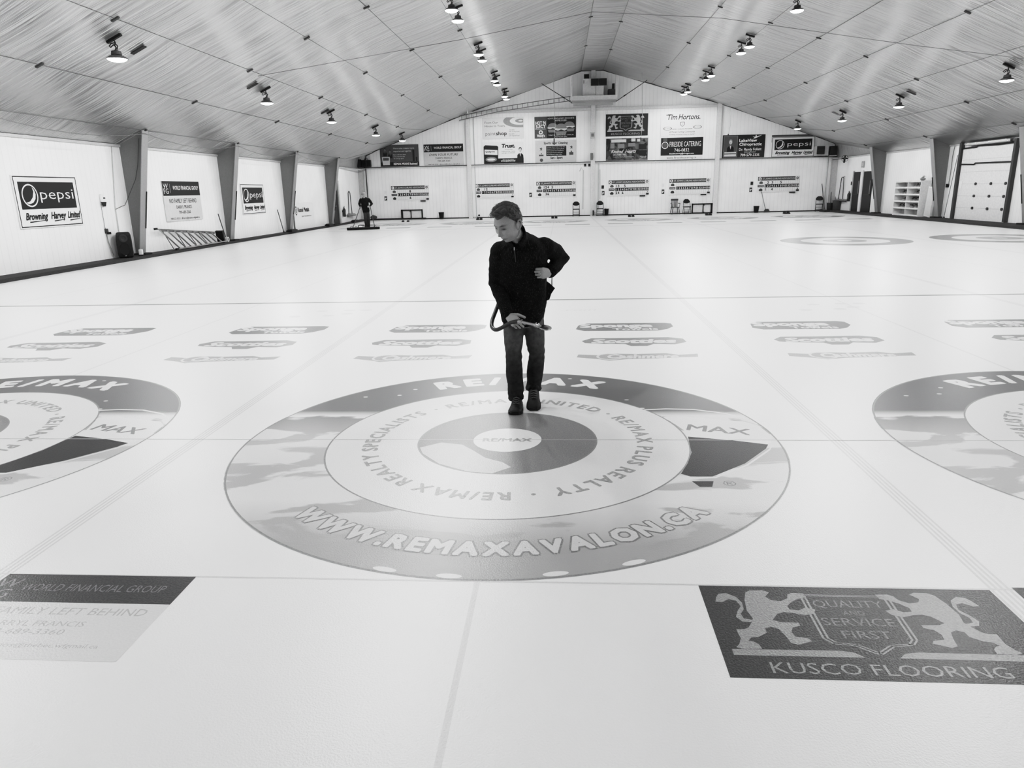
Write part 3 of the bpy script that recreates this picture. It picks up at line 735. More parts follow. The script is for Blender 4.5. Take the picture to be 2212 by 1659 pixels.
def person_cut(mb, x, y, k, mh, mf, mc, z=.006):
    """simple printed bust: hair, face, suit"""
    mb.poly([(x - .20 * k, y - .62 * k), (x - .19 * k, y - .32 * k), (x - .06 * k, y - .2 * k), (x + .06 * k, y - .2 * k), (x + .19 * k, y - .32 * k), (x + .21 * k, y - .62 * k)], z, mc)
    mb.poly([(x - .05 * k, y - .2 * k), (x + .05 * k, y - .2 * k), (x, y - .42 * k)], z + .001, mf)
    mb.ell(x, y + .02 * k, .10 * k, .14 * k, z + .001, mh); mb.ell(x, y - .025 * k, .082 * k, .115 * k, z + .002, mf)
    for s in (-1, 1): mb.ell(x + s * .03 * k, y + .0 * k, .014 * k, .007 * k, z + .003, mh, 10)
    mb.poly([(x - .035 * k, y - .075 * k), (x + .035 * k, y - .075 * k), (x + .02 * k, y - .092 * k), (x - .02 * k, y - .092 * k)], z + .003, mh).poly([(x - .006 * k, y - .01 * k), (x + .006 * k, y - .01 * k), (x + .012 * k, y - .05 * k), (x - .012 * k, y - .05 * k)], z + .0025, mc)
# agents sign
x, z, w, h = rect_back(820, 314, 906, 358)
o = board('dark sign with two printed agents high on the end wall beside the black case', None, MBack(x, z, .035), w, h, S_G)
MB().rect(-w / 2, -h / 2, w / 2, -h * .30, .003).build('dark_band', S_B, o)
mb = MB(); person_cut(mb, -w * .37, h * .28, .62, 0, 1, 0); person_cut(mb, -w * .24, h * .2, .66, 0, 1, 0); mb.build('printed_agents', [S_B, S_MG], o)
MB().poly([(-w * .46, -h * .05), (-w * .25, -h * .05), (-w * .26, -h * .44), (-w * .44, -h * .44)], .009, 0).rect(-w * .43, -h * .22, -w * .28, -h * .1, .011, 1).build('printed_yard_sign', [S_LG, S_G], o)
MB().text('More sales means more', .12 * w, h * .30, h * .075, w=w * .54, z=.005).text('experienced agents.', .08 * w, h * .17, h * .075, w=w * .46, z=.005).text('Agents sell three times', .0 * w, h * .02, h * .05, w=w * .33, z=.005).text('more properties than', -.01 * w, -h * .07, h * .05, w=w * .3, z=.005).text('the average agent.', -.02 * w, -h * .16, h * .05, w=w * .27, z=.005).text('RE/MAX MEANS Business!', .15 * w, -h * .44, h * .10, w=w * .62, z=.005, bold=.03).build('lettering', SIGNW, o)
MB().rect(w * .34, -h * .28, w * .39, h * .25, .005).rect(w * .42, -h * .28, w * .46, -h * .08, .005).build('bar_chart', S_B, o)
# paint shop
x, z, w, h = rect_back(1041.5, 255, 1131.3, 298.5)
o = board('pale paint dealer sign with target rings printed in its corner, above the phone sign', None, MBack(x, z, .035), w, h, mat('sign_pale', 214, .45, var=.03))
mb = MB(); cx, cy = w * .43, h * .32
for r0, r1, q in ((.26, .42, 0), (.05, .13, 0)):
    for k in range(40):
        a0, a1 = 2 * PI * k / 40, 2 * PI * (k + 1) / 40
        P = [(cx + r * w * math.cos(a), cy + r * w * .36 * math.sin(a)) for r, a in ((r0, a0), (r1, a0), (r1, a1), (r0, a1))]
        P = [(min(p[0], w * .495), min(p[1], h * .49)) for p in P]
        if abs(P[0][0] - P[2][0]) + abs(P[0][1] - P[2][1]) > .01 and max(p[0] for p in P) - min(p[0] for p in P) > .002: mb.poly(P, .004)
mb.build('printed_rings', S_MG, o)
MB().text('From Our', -w * .44, h * .22, h * .1, z=.006, al='L', w=w * .32).text('House to Yours.', -w * .44, h * .06, h * .1, z=.006, al='L', w=w * .5).text('729-6955', w * .15, -h * .12, h * .05, z=.006, al='L').text('445 Torbay Road', w * .15, -h * .2, h * .05, z=.006, al='L', wmax=w * .27).text('364-5521', w * .15, -h * .31, h * .05, z=.006, al='L').text('274 Topsail Road', w * .15, -h * .39, h * .05, z=.006, al='L', wmax=w * .27).text('paint', -w * .43, -h * .33, h * .17, z=.006, al='L', w=w * .25, bold=-.01).build('lettering', S_G, o)
MB().text('shop', -w * .17, -h * .33, h * .17, z=.006, al='L', w=w * .26, bold=.02).build('bold_lettering', S_B, o)
# burgers
x, z, w, h = rect_back(1154.5, 252.9, 1244, 297)
o = board('dark hamburger restaurant sign with three burgers beneath the gable beam', None, MBack(x, z, .035), w, h, S_B)
MB().rect(-w / 2, -h / 2, -w * .2, h / 2, .003).build('side_panel', S_G, o)
for bx, by, k in ((-.06, -.02, .9), (.34, 0.02, .95), (.14, -.09, 1.05)):
    mb = MB(); X, Y = bx * w, by * h; z0 = .006 if k < 1 else .012
    mb.poly([(X - .135 * w * k, Y - .1 * h * k), (X + .135 * w * k, Y - .1 * h * k), (X + .11 * w * k, Y - .24 * h * k), (X - .11 * w * k, Y - .24 * h * k)], z0, 0)
    mb.rect(X - .14 * w * k, Y - .1 * h * k, X + .14 * w * k, Y - .03 * h * k, z0, 1)
    mb.poly([(X - .14 * w * k, Y - .03 * h * k), (X - .07 * w * k, Y - .07 * h * k), (X, Y - .02 * h * k), (X + .08 * w * k, Y - .07 * h * k), (X + .14 * w * k, Y - .02 * h * k), (X + .14 * w * k, Y + .03 * h * k), (X - .14 * w * k, Y + .03 * h * k)], z0 + .001, 2)
    mb.poly([(X + .135 * w * k * math.cos(PI * t / 12), Y + .04 * h * k + .2 * h * k * math.sin(PI * t / 12)) for t in range(13)], z0 + .002, 0)
    mb.build('printed_burger', [S_MG, mat('burger_dark', 55, .5), S_LG], o)
MB().text("HOT 'N", -w * .355, h * .14, h * .15, w=w * .25, z=.006, bold=.03).text('JUICY', -w * .355, -h * .02, h * .15, w=w * .25, z=.006, bold=.03).text('CHEESEBURGERS', -w * .355, -h * .09, h * .04, w=w * .25, z=.006).text("Wendy's", -w * .35, -h * .44, h * .13, w=w * .19, z=.006, bold=.03).ring(-w * .35, -h * .22, h * .05, h * .1, .006, 0, 20).text("NEWFOUNDLAND'S FAVOURITE", w * .14, h * .37, h * .075, w=w * .64, z=.02).text('HAMBURGER!', w * .14, h * .27, h * .075, w=w * .28, z=.02).text('TORBAY RD., KENMOUNT RD., TOPSAIL RD.', w * .14, -h * .39, h * .05, w=w * .62, z=.02).text('AND MOUNT PEARL', w * .14, -h * .47, h * .05, w=w * .3, z=.02).build('lettering', SIGNW, o)
# trust / phone
x, z, w, h = rect_back(1042.7, 308, 1131.3, 352)
o = board('white printing shop sign with a large phone and a printed businessman', None, MBack(x, z, .035), w, h, SIGNW)
MB().rect(-w * .2, -h / 2, w * .5, -h * .26, .003).build('dark_band', S_B, o)
mb = MB().poly([(-w * .48, -h * .5), (-w * .48, h * .3), (-w * .44, h * .37), (-w * .15, h * .33), (-w * .12, h * .28), (-w * .13, -h * .5)], .006, 0)
mb.poly([(-w * .46, h * .17), (-w * .14, h * .13), (-w * .14, -h * .1), (-w * .46, -h * .06)], .008, 1).ell(-w * .3, -h * .3, .14 * w, .12 * h, .008, 2).ell(-w * .3, -h * .3, .10 * w, .05 * h, .010, 1).build('printed_phone', [S_B, SIGNW, S_MG], o)
mb = MB(); person_cut(mb, w * .42, h * .12, .98, 0, 1, 0, .006); mb.build('printed_businessman', [S_B, S_LG], o)
MB().text('Quikprint', -w * .32, h * .03, h * .08, w=w * .23, z=.012, bold=.02).text('Trust.', w * .13, h * .24, h * .16, w=w * .33, z=.006, bold=.05, shear=.15).text('Your best website,', w * .14, h * .13, h * .045, w=w * .2, z=.006, shear=.2).text('quality printing, copying', w * .13, h * .05, h * .045, w=w * .33, z=.006, shear=.2).text('and signs, on demand.', w * .13, -h * .03, h * .045, w=w * .33, z=.006, shear=.2).build('lettering', S_T, o)
MB().text('Visit our new website', w * .12, -h * .34, h * .05, w=w * .28, z=.006).text('WWW.QUIKPRINT.NET', w * .12, -h * .42, h * .065, w=w * .36, z=.006, bold=.03).build('band_lettering', SIGNW, o)
# sports gear
x, z, w, h = rect_back(1156, 304, 1244.6, 350)
o = board('white sports gear cleaning sign with a dark list box under the burger sign', None, MBack(x, z, .035), w, h, S_LG)
MB().rect(-w * .23, -h * .2, w * .26, h * .24, .003).build('dark_panel', S_B, o)
mb = MB()
for i, t in enumerate(('A Fantastic Way for Hockey and other items', 'Equipment Used in Sporting Events', 'Helmets for Use Anywhere', 'Cleaning for all your sports gear', 'Kills 99.9% Bacteria in a Matter of Hours')): mb.text(t, -w * .21, h * .18 - i * h * .083, h * .035, z=.006, al='L', wmax=w * .44, w=w * (.44 - .02 * i))
mb.build('list_lettering', SIGNW, o)
mb = MB().text('Sports Gear Cleaning', 0, h * .33, h * .1, w=w * .58, z=.004, bold=.02).text('Sani - Sport', .02 * w, -h * .33, h * .1, w=w * .3, z=.004, bold=.03).text('Ozone Cleaning Systems', 0, -h * .43, h * .035, w=w * .22, z=.004)
mb.build('lettering', S_T, o)
mb = MB()
for (a, b) in ((-.36, .11), (.38, .16)):
    mb.poly([(a * w - .08, b * h - .1), (a * w - .02, b * h), (a * w - .09, b * h + .06), (a * w, b * h + .07), (a * w + .03, b * h + .13), (a * w + .05, b * h + .05), (a * w + .1, b * h + .02), (a * w + .04, b * h - .01), (a * w + .08, b * h - .1), (a * w, b * h - .04)], .004)
mb.rect(-w * .41, -h * .2, -w * .3, -h * .13, .004).ell(-w * .35, -h * .09, .03, .04, .004).ell(-w * .35, -h * .38, .1, .1, .004).rect(w * .33, -h * .17, w * .43, -h * .05, .004).ell(w * .38, -h * .02, .04, .05, .004)
mb.build('pictogram', S_G, o)
# kusco on the wall
x, z, w, h = rect_back(1309, 247.5, 1399, 292.5)
o = board('dark sign with two lions and a shield hanging high on the end wall', None, MBack(x, z, .035), w, h, mat('sign_dark_lion', 40, .45)); kusco(o, w / 2, h / 2, .004, mat('lion_grey', 178, .5), mat('lion_motto', 125, .5))
# coffee
x, z, w, h = rect_back(1428, 245, 1519.7, 292)
o = board('white coffee shop sign with script lettering and a small shield', None, MBack(x, z, .035), w, h, SIGNW)
MB().text('Tim', -w * .235, h * .21, h * .23, w=w * .22, z=.004, bold=.01, shear=.25).text('Hortons.', w * .155, h * .21, h * .23, w=w * .5, z=.004, bold=.01, shear=.25).rect(-w * .38, h * .40, -w * .22, h * .43, .004).build('script_lettering', S_B, o)
MB().text('FAMILY CURLING PROGRAM', 0, -h * .22, h * .035, w=w * .46, z=.004, bold=.02).text('A Model Curling Community', 0, -h * .36, h * .07, w=w * .6, z=.004, shear=.2).text('"Creating moments in time to cherish"', 0, -h * .46, h * .05, w=w * .6, z=.004, shear=.2).text('Tim Hortons', -w * .34, -h * .2, h * .05, w=w * .15, z=.004, shear=.3).text('Tim Hortons', w * .35, -h * .16, h * .05, w=w * .15, z=.004, shear=.3).build('lettering', S_T, o)
MB().ring(-w * .34, -h * .175, .085 * w, .098 * w, .004, 0, 32, .4).ring(w * .35, -h * .135, .085 * w, .098 * w, .004, 0, 32, .4).build('oval_outline', S_T, o)
sh = [(-.05, .1), (.05, .1), (.05, -.02), (.03, -.07), (0, -.1), (-.03, -.07), (-.05, -.02)]
MB().poly([(a * w, b * h + .0) for a, b in sh], .004, 0).poly([(a * w * .75, b * h * .8) for a, b in sh], .006, 1).text('C', 0, -h * .035, h * .07, z=.008, mi=0).build('shield_emblem', [S_G, SIGNW], o)
# decorators
x, z, w, h = rect_back(1309.6, 300, 1398.6, 345)
def photo_mat():
    m_, nt, b = node_mat('printed_photo')
    tc = nt.nodes.new('ShaderNodeTexCoord'); vo = nt.nodes.new('ShaderNodeTexVoronoi'); vo.inputs['Scale'].default_value = 5
    nt.links.new(tc.outputs['Object'], vo.inputs['Vector'])
    cr = nt.nodes.new('ShaderNodeValToRGB'); e = cr.color_ramp.elements
    e[0].color = (lin(28),) * 3 + (1,); e[1].color = (lin(120),) * 3 + (1,); e[0].position = .2; e[1].position = .9
    nt.links.new(vo.outputs['Color'], cr.inputs['Fac']); nt.links.new(cr.outputs['Color'], b.inputs['Base Color']); b.inputs['Roughness'].default_value = .5
    return m_
o = board('dark decorating company sign filled with photographs of a dining hall, under the lion sign', None, MBack(x, z, .035), w, h, photo_mat())
MB().rect(-w * .38, h * .32, -w * .02, h * .46, .003, 0).rect(w * .1, h * .35, w * .2, h * .48, .003, 0).rect(w * .24, h * .34, w * .31, h * .46, .003, 0).rect(-w * .4, h * .05, -w * .3, h * .28, .003, 1).rect(-w * .22, h * .05, -w * .06, h * .26, .003, 1).rect(w * .03, h * .12, w * .2, h * .28, .003, 1).rect(w * .28, -h * .02, w * .47, h * .22, .004, 2).rect(w * .28, -h * .3, w * .47, -h * .06, .004, 2).build('printed_photograph', [S_LG, S_MG, S_B], o)
MB().text('Kindred', -w * .23, -h * .16, h * .15, w=w * .3, z=.006, bold=.005, shear=.4).text('Hearts', w * .09, -h * .16, h * .15, w=w * .26, z=.006, bold=.005, shear=.4).text('DECORATING', -w * .17, -h * .28, h * .08, w=w * .32, z=.006).text('For All Your Wedding & Event Decorating', -w * .08, -h * .36, h * .04, w=w * .5, z=.006).text('Serving Avalon', w * .39, -h * .36, h * .04, w=w * .15, z=.006).text('687-7516', w * .4, -h * .42, h * .045, w=w * .1, z=.006).text('kindredhearts@hotmail.com', w * .3, -h * .48, h * .04, w=w * .36, z=.006).build('lettering', SIGNW, o)
# fireside
x, z, w, h = rect_back(1427.7, 298, 1517, 345)
o = board('white framed sign with a black catering panel and a round badge', None, MBack(x, z, .035), w, h, SIGNW)
MB().rect(-w / 2 + .01, -h * .28, w / 2 - .01, h / 2 - .01, .003).build('dark_panel', S_B, o)
MB().text('FIRESIDE CATERING', w * .08, h * .1, h * .22, w=w * .74, z=.006, bold=.0).text('746-0832', 0, -h * .12, h * .14, w=w * .35, z=.006, bold=.0).text('firesidecatering@nl.rogers.com', 0, -h * .23, h * .06, w=w * .58, z=.006, bold=.02).ring(-w * .4, h * .17, w * .065, w * .08, .006, 0, 32).build('lettering', SIGNW, o)
MB().ell(-w * .4, h * .17, w * .055, w * .055, .006).rect(-w * .445, h * .33, -w * .35, h * .48, .006).build('badge_emblem', S_G, o)
MB().text('www.firesidecatering.ca', 0, -h * .42, h * .085, w=w * .7, z=.004).build('address_lettering', S_T, o)
# chiropractor
x, z, w, h = rect_back(1561.7, 292.5, 1650, 339.5)
o = board('dark clinic sign with a portrait of a smiling man and white lettering', None, MBack(x, z, .035), w, h, S_B)
mb = MB().rect(-w * .47, -h * .46, -w * .15, h * .46, .003, 1).frame(-w * .475, -h * .47, -w * .145, h * .47, .025, .004, 2)
person_cut(mb, -w * .31, h * .2, 1.05, 2, 3, 0, .006); mb.rect(-w * .45, -h * .3, -w * .17, -h * .24, .012, 3).rect(-w * .45, -h * .43, -w * .17, -h * .34, .012, 3)
mb.build('printed_portrait', [mat('knit_dark', 20, .6), S_G, S_MG, S_LG], o)
MB().text('LakeView', w * .1, h * .195, h * .12, w=w * .42, z=.006, bold=.03).text('Chiropractic', w * .16, h * .03, h * .12, w=w * .53, z=.006, bold=.03).text('Dr. Randy Follett', w * .16, -h * .19, h * .11, w=w * .53, z=.006, bold=.015).text('Chiropractor', w * .16, -h * .28, h * .06, w=w * .28, z=.006).text('709-579-3335', w * .16, -h * .44, h * .11, w=w * .45, z=.006, bold=.015).build('lettering', SIGNW, o)
MB().poly([(w * .18, h * .28), (w * .3, h * .36), (w * .42, h * .47), (w * .3, h * .42), (w * .28, h * .5), (w * .26, h * .4), (w * .2, h * .42), (w * .25, h * .35)], .006).build('star_emblem', SIGNW, o)

# ------------------------------------------------------------------ scoreboards
HEADB = mat('score_header', 84, .5)
def scoreboard(k, box, top, bot, score):
    x, z, w, h = rect_back(*box)
    o = board('white scoreboard on the end wall with circled number %d in its header' % k, None, MBack(x, z, .035), w, h, SIGNW, 'curling scoreboards', 'scoreboard', 'scoreboard')
    MB().rect(-w * .49, h * .24, w * .39, h * .47, .003).build('header_band', HEADB, o)
    MB().ell(-w * .44, h * .355, h * .095, h * .095, .005, 0).text(str(k), -w * .44, h * .30, h * .12, z=.007, mi=1, bold=.03).build('number_badge', [SIGNW, S_B], o)
    MB().text("ST. JOHN'S CURLING ASSOCIATION", 0.0, h * .31, h * .1, w=w * .76, z=.005, shear=.1).build('header_lettering', SIGNW, o)
    MB().ring(w * .44, h * .36, h * .04, h * .08, .005, 0, 20).text('C', w * .44, h * .33, h * .06, z=.006).frame(w * .395, h * .24, w * .49, h * .47, .008, .004).build('crest', S_G, o)
    x0, dx = -w * .325, w * .815 / 16
    mb = MB()
    for i in range(17):
        for a, b in ((.02, .22), (-.43, -.22)): mb.rect(x0 + i * dx - .004, h * a, x0 + i * dx + .004, h * b, .003)
    for b in (.22, .02, -.22, -.43): mb.rect(x0, h * b - .003, x0 + 16 * dx, h * b + .003, .003)
    mb.build('grid_frame', mat('grid_grey', 170, .5), o)
    MB().rect(x0, -h * .19, x0 + 16 * dx, h * .0, .004).rect(-w * .485, -h * .17, -w * .345, -h * .03, .004).build('number_strip', S_B, o)
    mb = MB()
    for i in range(16): mb.text(str(i + 1), x0 + (i + .5) * dx, -h * .155, h * .12, z=.006, bold=.02, wmax=dx * .8)
    mb.text('SCORE', -w * .415, -h * .125, h * .055, w=w * .11, z=.006, bold=.03); mb.build('strip_lettering', SIGNW, o)
    for s, yy in ((0, .12), (1, -.33)):
        mb = MB().poly([(-w * .46, h * (yy - .03)), (-w * .44, h * (yy + .05)), (-w * .41, h * (yy + .085)), (-w * .38, h * (yy + .05)), (-w * .365, h * (yy - .03)), (-w * .38, h * (yy - .09)), (-w * .44, h * (yy - .09))], .004)
        mb.build('stone_emblem', S_G if s == 0 else mat('stone_dark', 55, .5), o)
    mb = MB()
    for row, yy in ((top, .045), (bot, -.385)):
        for pos, ch in row: mb.text(ch, x0 + (pos + .5) * dx, h * yy, h * .15, z=.006, bold=.03, wmax=dx * .8)
    if score: mb.text(score, w * .455, -h * .33, h * .1, z=.02, bold=.02)
    if mb.v: mb.build('hung_digits', S_B, o)
    mb = MB().box((w * .455, -h * .405, .03), (w * .06, h * .09, .06))
    mb.build('card_box', BLKPL, o)
    if k not in (2, 3): MB().box((w * .335, -h * .53, .05), (w * .13, h * .07, .1)).build('marker_tray', BLKPL, o)
    return o
SB = [(843.8, 401.4, 928, 432.6), (1025.6, 396.9, 1111, 427.6), (1157.8, 392, 1244.6, 424.4), (1314, 389, 1402, 421.6), (1445.4, 386, 1533.7, 418.8), (1636.6, 381.5, 1725.5, 413.8)]
scoreboard(1, SB[0], [(6, '8')], [(6, '6')], '')
scoreboard(2, SB[1], [(1, '1'), (2, '2')], [], '1')
scoreboard(3, SB[2], [(0, '1'), (1, '2'), (2, '4'), (4, '5')], [(1, '3'), (2, '6')], '')
scoreboard(4, SB[3], [(0, '1'), (1, '3'), (4, '5')], [(0, '2'), (1, '4'), (3, '6')], '7')
scoreboard(5, SB[4], [], [], '1')
scoreboard(6, SB[5], [(1, '2'), (3, '3'), (7, '5')], [(0, '1'), (3, '4')], '6')
# small notices beside the boards
nb = [(833.5, 428.5, 'one'), (1015.4, 423.5, 'two'), (1146, 421, 'three'), (1303, 417, 'four'), (1432, 414, 'five'), (1621.5, 410, 'six')]
for px, py, q in nb:
    p = onY(px, py, YB)
    o = MB().box((0, 0, -.01), (.16, .26, .03)).rect(-.05, -.08, .05, .04, .008, 1).rect(.0, -.1, .06, -.02, .01, 2).build('framed_sign', [DGREY, SIGNW, BLACK], None, M=MBack(p.x, p.z, .03))
    tag(o, 'small dark framed notice beside scoreboard number ' + q, 'notice', 'small notices by the scoreboards')
for px, py, q in [(833, 416, 'one'), (1015, 408.5, 'two'), (1145.5, 405.5, 'three'), (1302, 404, 'four'), (1432, 400, 'five'), (1624, 396, 'six')]:
    p = onY(px, py, YB)
    dk = q in ('two', 'four', 'six')
    o = MB().box((0, 0, -.01), (.16, .2, .02)).build('notice_sign', DGREY if dk else SIGNW, None, M=MBack(p.x, p.z, .03))
    if dk: MB().poly([(-.06, .08), (.06, .08), (.06, .0), (0, -.02), (-.02, -.09), (-.07, -.09)], .004).build('printed_mark', BLACK, o)
    tag(o, ('dark arrow shaped notice above the framed one at scoreboard number ' if dk else 'pale paper notice above the framed one at scoreboard number ') + q, 'notice', 'small notices by the scoreboards')

# ------------------------------------------------------------------ furniture along the end wall
def tubeobj(nm, pts, r, m_, root, n=8): return MB().tube(pts, r, n).build(nm, m_, root, smooth=True)
def folding_chair(label, x, y, rz=0.0):
    t = thing('folding_chair', label, 'chair', TR(x, y, 0, rz), 'folding chairs along the end wall')
    fm = BLKPL
    for s in (-1, 1):
        tubeobj('front_leg', [(s * .21, -.24, 0), (s * .205, -.06, .42), (s * .2, .1, .80)], .013, fm, t)
        tubeobj('rear_leg', [(s * .19, .25, 0), (s * .19, .0, .44)], .012, fm, t)
    MB().box((0, -.04, .44), (.4, .38, .045), bev=.02).build('seat', BLKPL, t)
    pts = [(.2 * math.cos(a), .11 + .02 * math.sin(a), .72 + .2 * math.sin(a) * (1 if math.sin(a) > 0 else .35)) for a in [2 * PI * k / 28 for k in range(28)]]
    mb = MB(); mb.add([(p[0], p[1] - .02, p[2]) for p in pts] + [(p[0], p[1] + .02, p[2]) for p in pts], [tuple(range(28)), tuple(reversed(range(28, 56)))] + [(i, 28 + i, 28 + (i + 1) % 28, (i + 1) % 28) for i in range(28)])
    mb.build('backrest', BLKPL, t)
    MB().box((0, .085, .905), (.09, .02, .02)).build('hand_grip', LGREY, t)
    for zz in (.14, .26): tubeobj('crossbar', [(-.2, -.18 + zz * .3, zz), (.2, -.18 + zz * .3, zz)], .009, fm, t)
    tubeobj('crossbar', [(-.19, .2, .1), (.19, .2, .1)], .009, fm, t)
    return t
def place(px, py, Y): return onY(px, py, Y).x
c0 = folding_chair('black folding chair just in front of the end wall under scoreboard three', place(1244.5, 466, 41.2), 41.2)
for px, rz, lb in ((1296, 0, 'black folding chair by the centre post with a bin tucked behind it'), (1483, .15, 'black folding chair between the wooden armchair and the overturned table'), (1768, -.25, 'black folding chair near the corner brooms under the vent box')):
    c = copy_tree(c0); c.matrix_world = TR(place(px, 460, 41.2), 41.2, 0, rz); c['label'] = lb
WOOD = mat('dark_wood', 78, .5, var=.2, scale=20)
t = thing('wooden_armchair', 'dark wooden armchair with spindle back beside a black folding chair', 'chair', TR(place(1458, 460, 41.15), 41.15, 0, .1))
MB().box((0, 0, .43), (.46, .44, .04), bev=.015).build('seat', WOOD, t)
for sx in (-1, 1):
    for sy in (-1, 1): MB().tube([(sx * .18, sy * .17, .42), (sx * .25, sy * .24, 0)], [.022, .016], 8).build('leg', WOOD, t)
    MB().tube([(sx * .24, .2, .66), (sx * .27, -.05, .66), (sx * .25, -.18, .64)], .02, 8).build('armrest', WOOD, t)
    MB().tube([(sx * .22, -.14, .44), (sx * .25, -.16, .64)], .014, 8).build('arm_post', WOOD, t)
for k in range(5): MB().box((-.17 + .085 * k, .21, .66), (.035, .02, .44)).build('back_spindle', WOOD, t)
MB().box((0, .22, .88), (.46, .03, .11), bev=.012).build('top_rail', WOOD, t)
MB().tube([(-.22, -.2, .14), (.22, -.2, .14)], .012, 8).build('stretcher', WOOD, t)
def overturned_table(label, x, w, flip):
    t = thing('folding_table', label, 'table', TR(x, YB - .14, 0), 'folded tables standing on edge')
    h, e = .62, .07
    MB().box((0, .05, h / 2 + .01), (w, .03, h - .02)).build('tabletop', mat('table_under', 222, .5), t)
    mb = MB().box((-w / 2 + e / 2 * (1.7 if flip < 0 else 1), 0, h / 2 + .005), (e * (1.7 if flip < 0 else 1), .06, h)).box((w / 2 - e / 2 * (1.7 if flip > 0 else 1), 0, h / 2 + .005), (e * (1.7 if flip > 0 else 1), .06, h)).box((0, 0, h - e / 2), (w, .06, e)).box((0, 0, e / 2 + .005), (w, .06, e))
    mb.build('table_edge_frame', BLKPL, t)
    MB().box((-flip * w * .03 + flip * .07 * w, -.01, h / 2), (.05, .05, h * .98)).build('folded_leg', BLKPL, t)
    MB().tube([(flip * w * .1, -.02, h * .14), (flip * w * .02, -.02, .06)], .025, 6).build('leg_brace', BLKPL, t)
    MB().tube([(flip * w * .02, -.02, h * .9), (flip * w * .1, -.02, h * .82)], .025, 6).build('leg_brace', BLKPL, t)
    return t
a, b = place(867.5, 460, YB), place(914, 460, YB); overturned_table('black edged folding table standing on its side under scoreboard one', (a + b) / 2, b - a, -1)
a, b = place(1491, 450, YB - .1), place(1538, 450, YB - .1); overturned_table('black edged folding table standing on its side under scoreboard five', (a + b) / 2 + .06, b - a - .06, 1)
def bucket(label, x, y, r, h, m_=BLKPL):
    t = thing('bucket', label, 'bucket', TR(x, y, 0), 'bins along the end wall')
    MB().lathe([(r * .72, 0), (r * .78, .02), (r, h * .96), (r * 1.05, h * .97), (r * 1.05, h), (r * .94, h), (r * .7, .03), (0, .03)], 24).build('bucket_body', m_, t, smooth=True, auto=.6)
    MB().tube([(r * 1.04 * math.cos(a), -.02 - r * .3 * abs(math.sin(a)), h * .93 - .05 * math.sin(a)) for a in [PI * k / 10 for k in range(11)]], .006, 5).build('bucket_handle', DGREY, t)
    return t
bucket('black bucket on the floor below scoreboard one beside the overturned table', place(953.5, 465, 41.3), 41.3, .17, .42)
bucket('black bucket on the floor below scoreboard six beside the leaning broom', place(1633.5, 452, 41.3), 41.3, .17, .40)
t = bucket('black waste bin with crumpled white bag beside the centre post folding chair', place(1306, 458, 41.45) + .12, 41.5, .14, .42)
MB().ball((0, 0, .43), (.1, .1, .06), 12, 8).build('bag', SIGNW, t)
t = thing('floor_box', 'small dark box on the floor at the foot of the centre post', 'box', TR(place(1281.5, 458, 41.4), 41.4, 0))
MB().box((0, 0, .17), (.07, .12, .34), bev=.01).build('box_body', BLKPL, t); MB().box((.09, 0, .02), (.18, .14, .04)).build('box_foot', LGREY, t)
# cup/plug at the foot of the first post
t = thing('floor_pipe', 'small grey pipe elbow at the foot of the post by scoreboard two', 'pipe', TR(-4.95, YB - .1, 0))
MB().tube([(-.25, 0, .03), (-.1, -.02, .03), (-.02, -.02, .09), (.06, -.02, .16)], .03, 8).build('pipe_elbow', LGREY, t); MB().ball((.1, -.03, .17), .06).build('pipe_cap', BLKPL, t)
# push broom leaning below scoreboard six
def leaning(nm, label, cat, p, q, r, m_, head=None, mh=None, group=None):
    t = thing(nm, label, cat, TR(p[0], p[1], p[2]), group)
    d = Vector(q) - Vector(p)
    MB().tube([(0, 0, 0.02), d], r, 8).build('handle', m_, t)
    if head is not None: head(t)
    return t
p0, p1 = onY(1655, 452, YB - .35), onY(1645, 414, YB - .06)
def dustpan(t):
    MB().add([(-.16, -.12, -.0), (.22, -.12, -.0), (.14, .0, .2), (-.06, .0, .2), (-.16, .06, .0), (.22, .06, .0), (.14, .03, .2), (-.06, .03, .2)], [(0, 1, 2, 3), (7, 6, 5, 4), (0, 4, 5, 1), (1, 5, 6, 2), (2, 6, 7, 3), (3, 7, 4, 0)]).build('broom_head', DGREY, t)
leaning('broom', 'broom with a wide grey head leaning on the wall below scoreboard six', 'broom', (p0.x, p0.y, 0.01), (p1.x, p1.y, p1.z), .018, GREY, dustpan)
# corner brooms and bins
CY = 41.0
for (x0, y0, x1, y1, lb, m_) in ((1781, 450, 1775.5, 397, 'dark pole leaning in the corner right behind the folding chair', DGREY), (1786, 450, 1784, 395, 'thin pale pole leaning in the corner between two dark poles', LGREY), (1793.5, 448, 1797, 400, 'dark broom pole standing up out of the smaller corner bin', DGREY), (1803, 440, 1808, 407, 'short dark pole standing up out of the larger corner bin', DGREY)):
    p, q = onY(x0, y0, 41.2), onY(x1, y1, 41.55)
    leaning('broom_pole', lb, 'pole', (p.x, p.y, .1 if x0 < 1800 else .5), q, .02 if m_ is DGREY else .012, m_, group='poles in the corner')
bucket('smaller grey bin standing in the corner among the poles', place(1792, 450, 41.05), 41.05, .19, .42, mat('bin_grey', 60, .6)).location.z = ZW
bucket('larger grey barrel bin standing in the corner against the side wall', place(1812, 448, 40.75) - .22, 40.5, .26, .58, mat('bin_grey2', 84, .6)).location.z = ZW
o = MB().box((0, 0, .035), (.30, .9, .07), bev=.01).build('rubber_mat', BLACK, None, loc=(16.2, 40.3, .005)); tag(o, 'black rubber mat on the floor under the corner bins', 'mat')
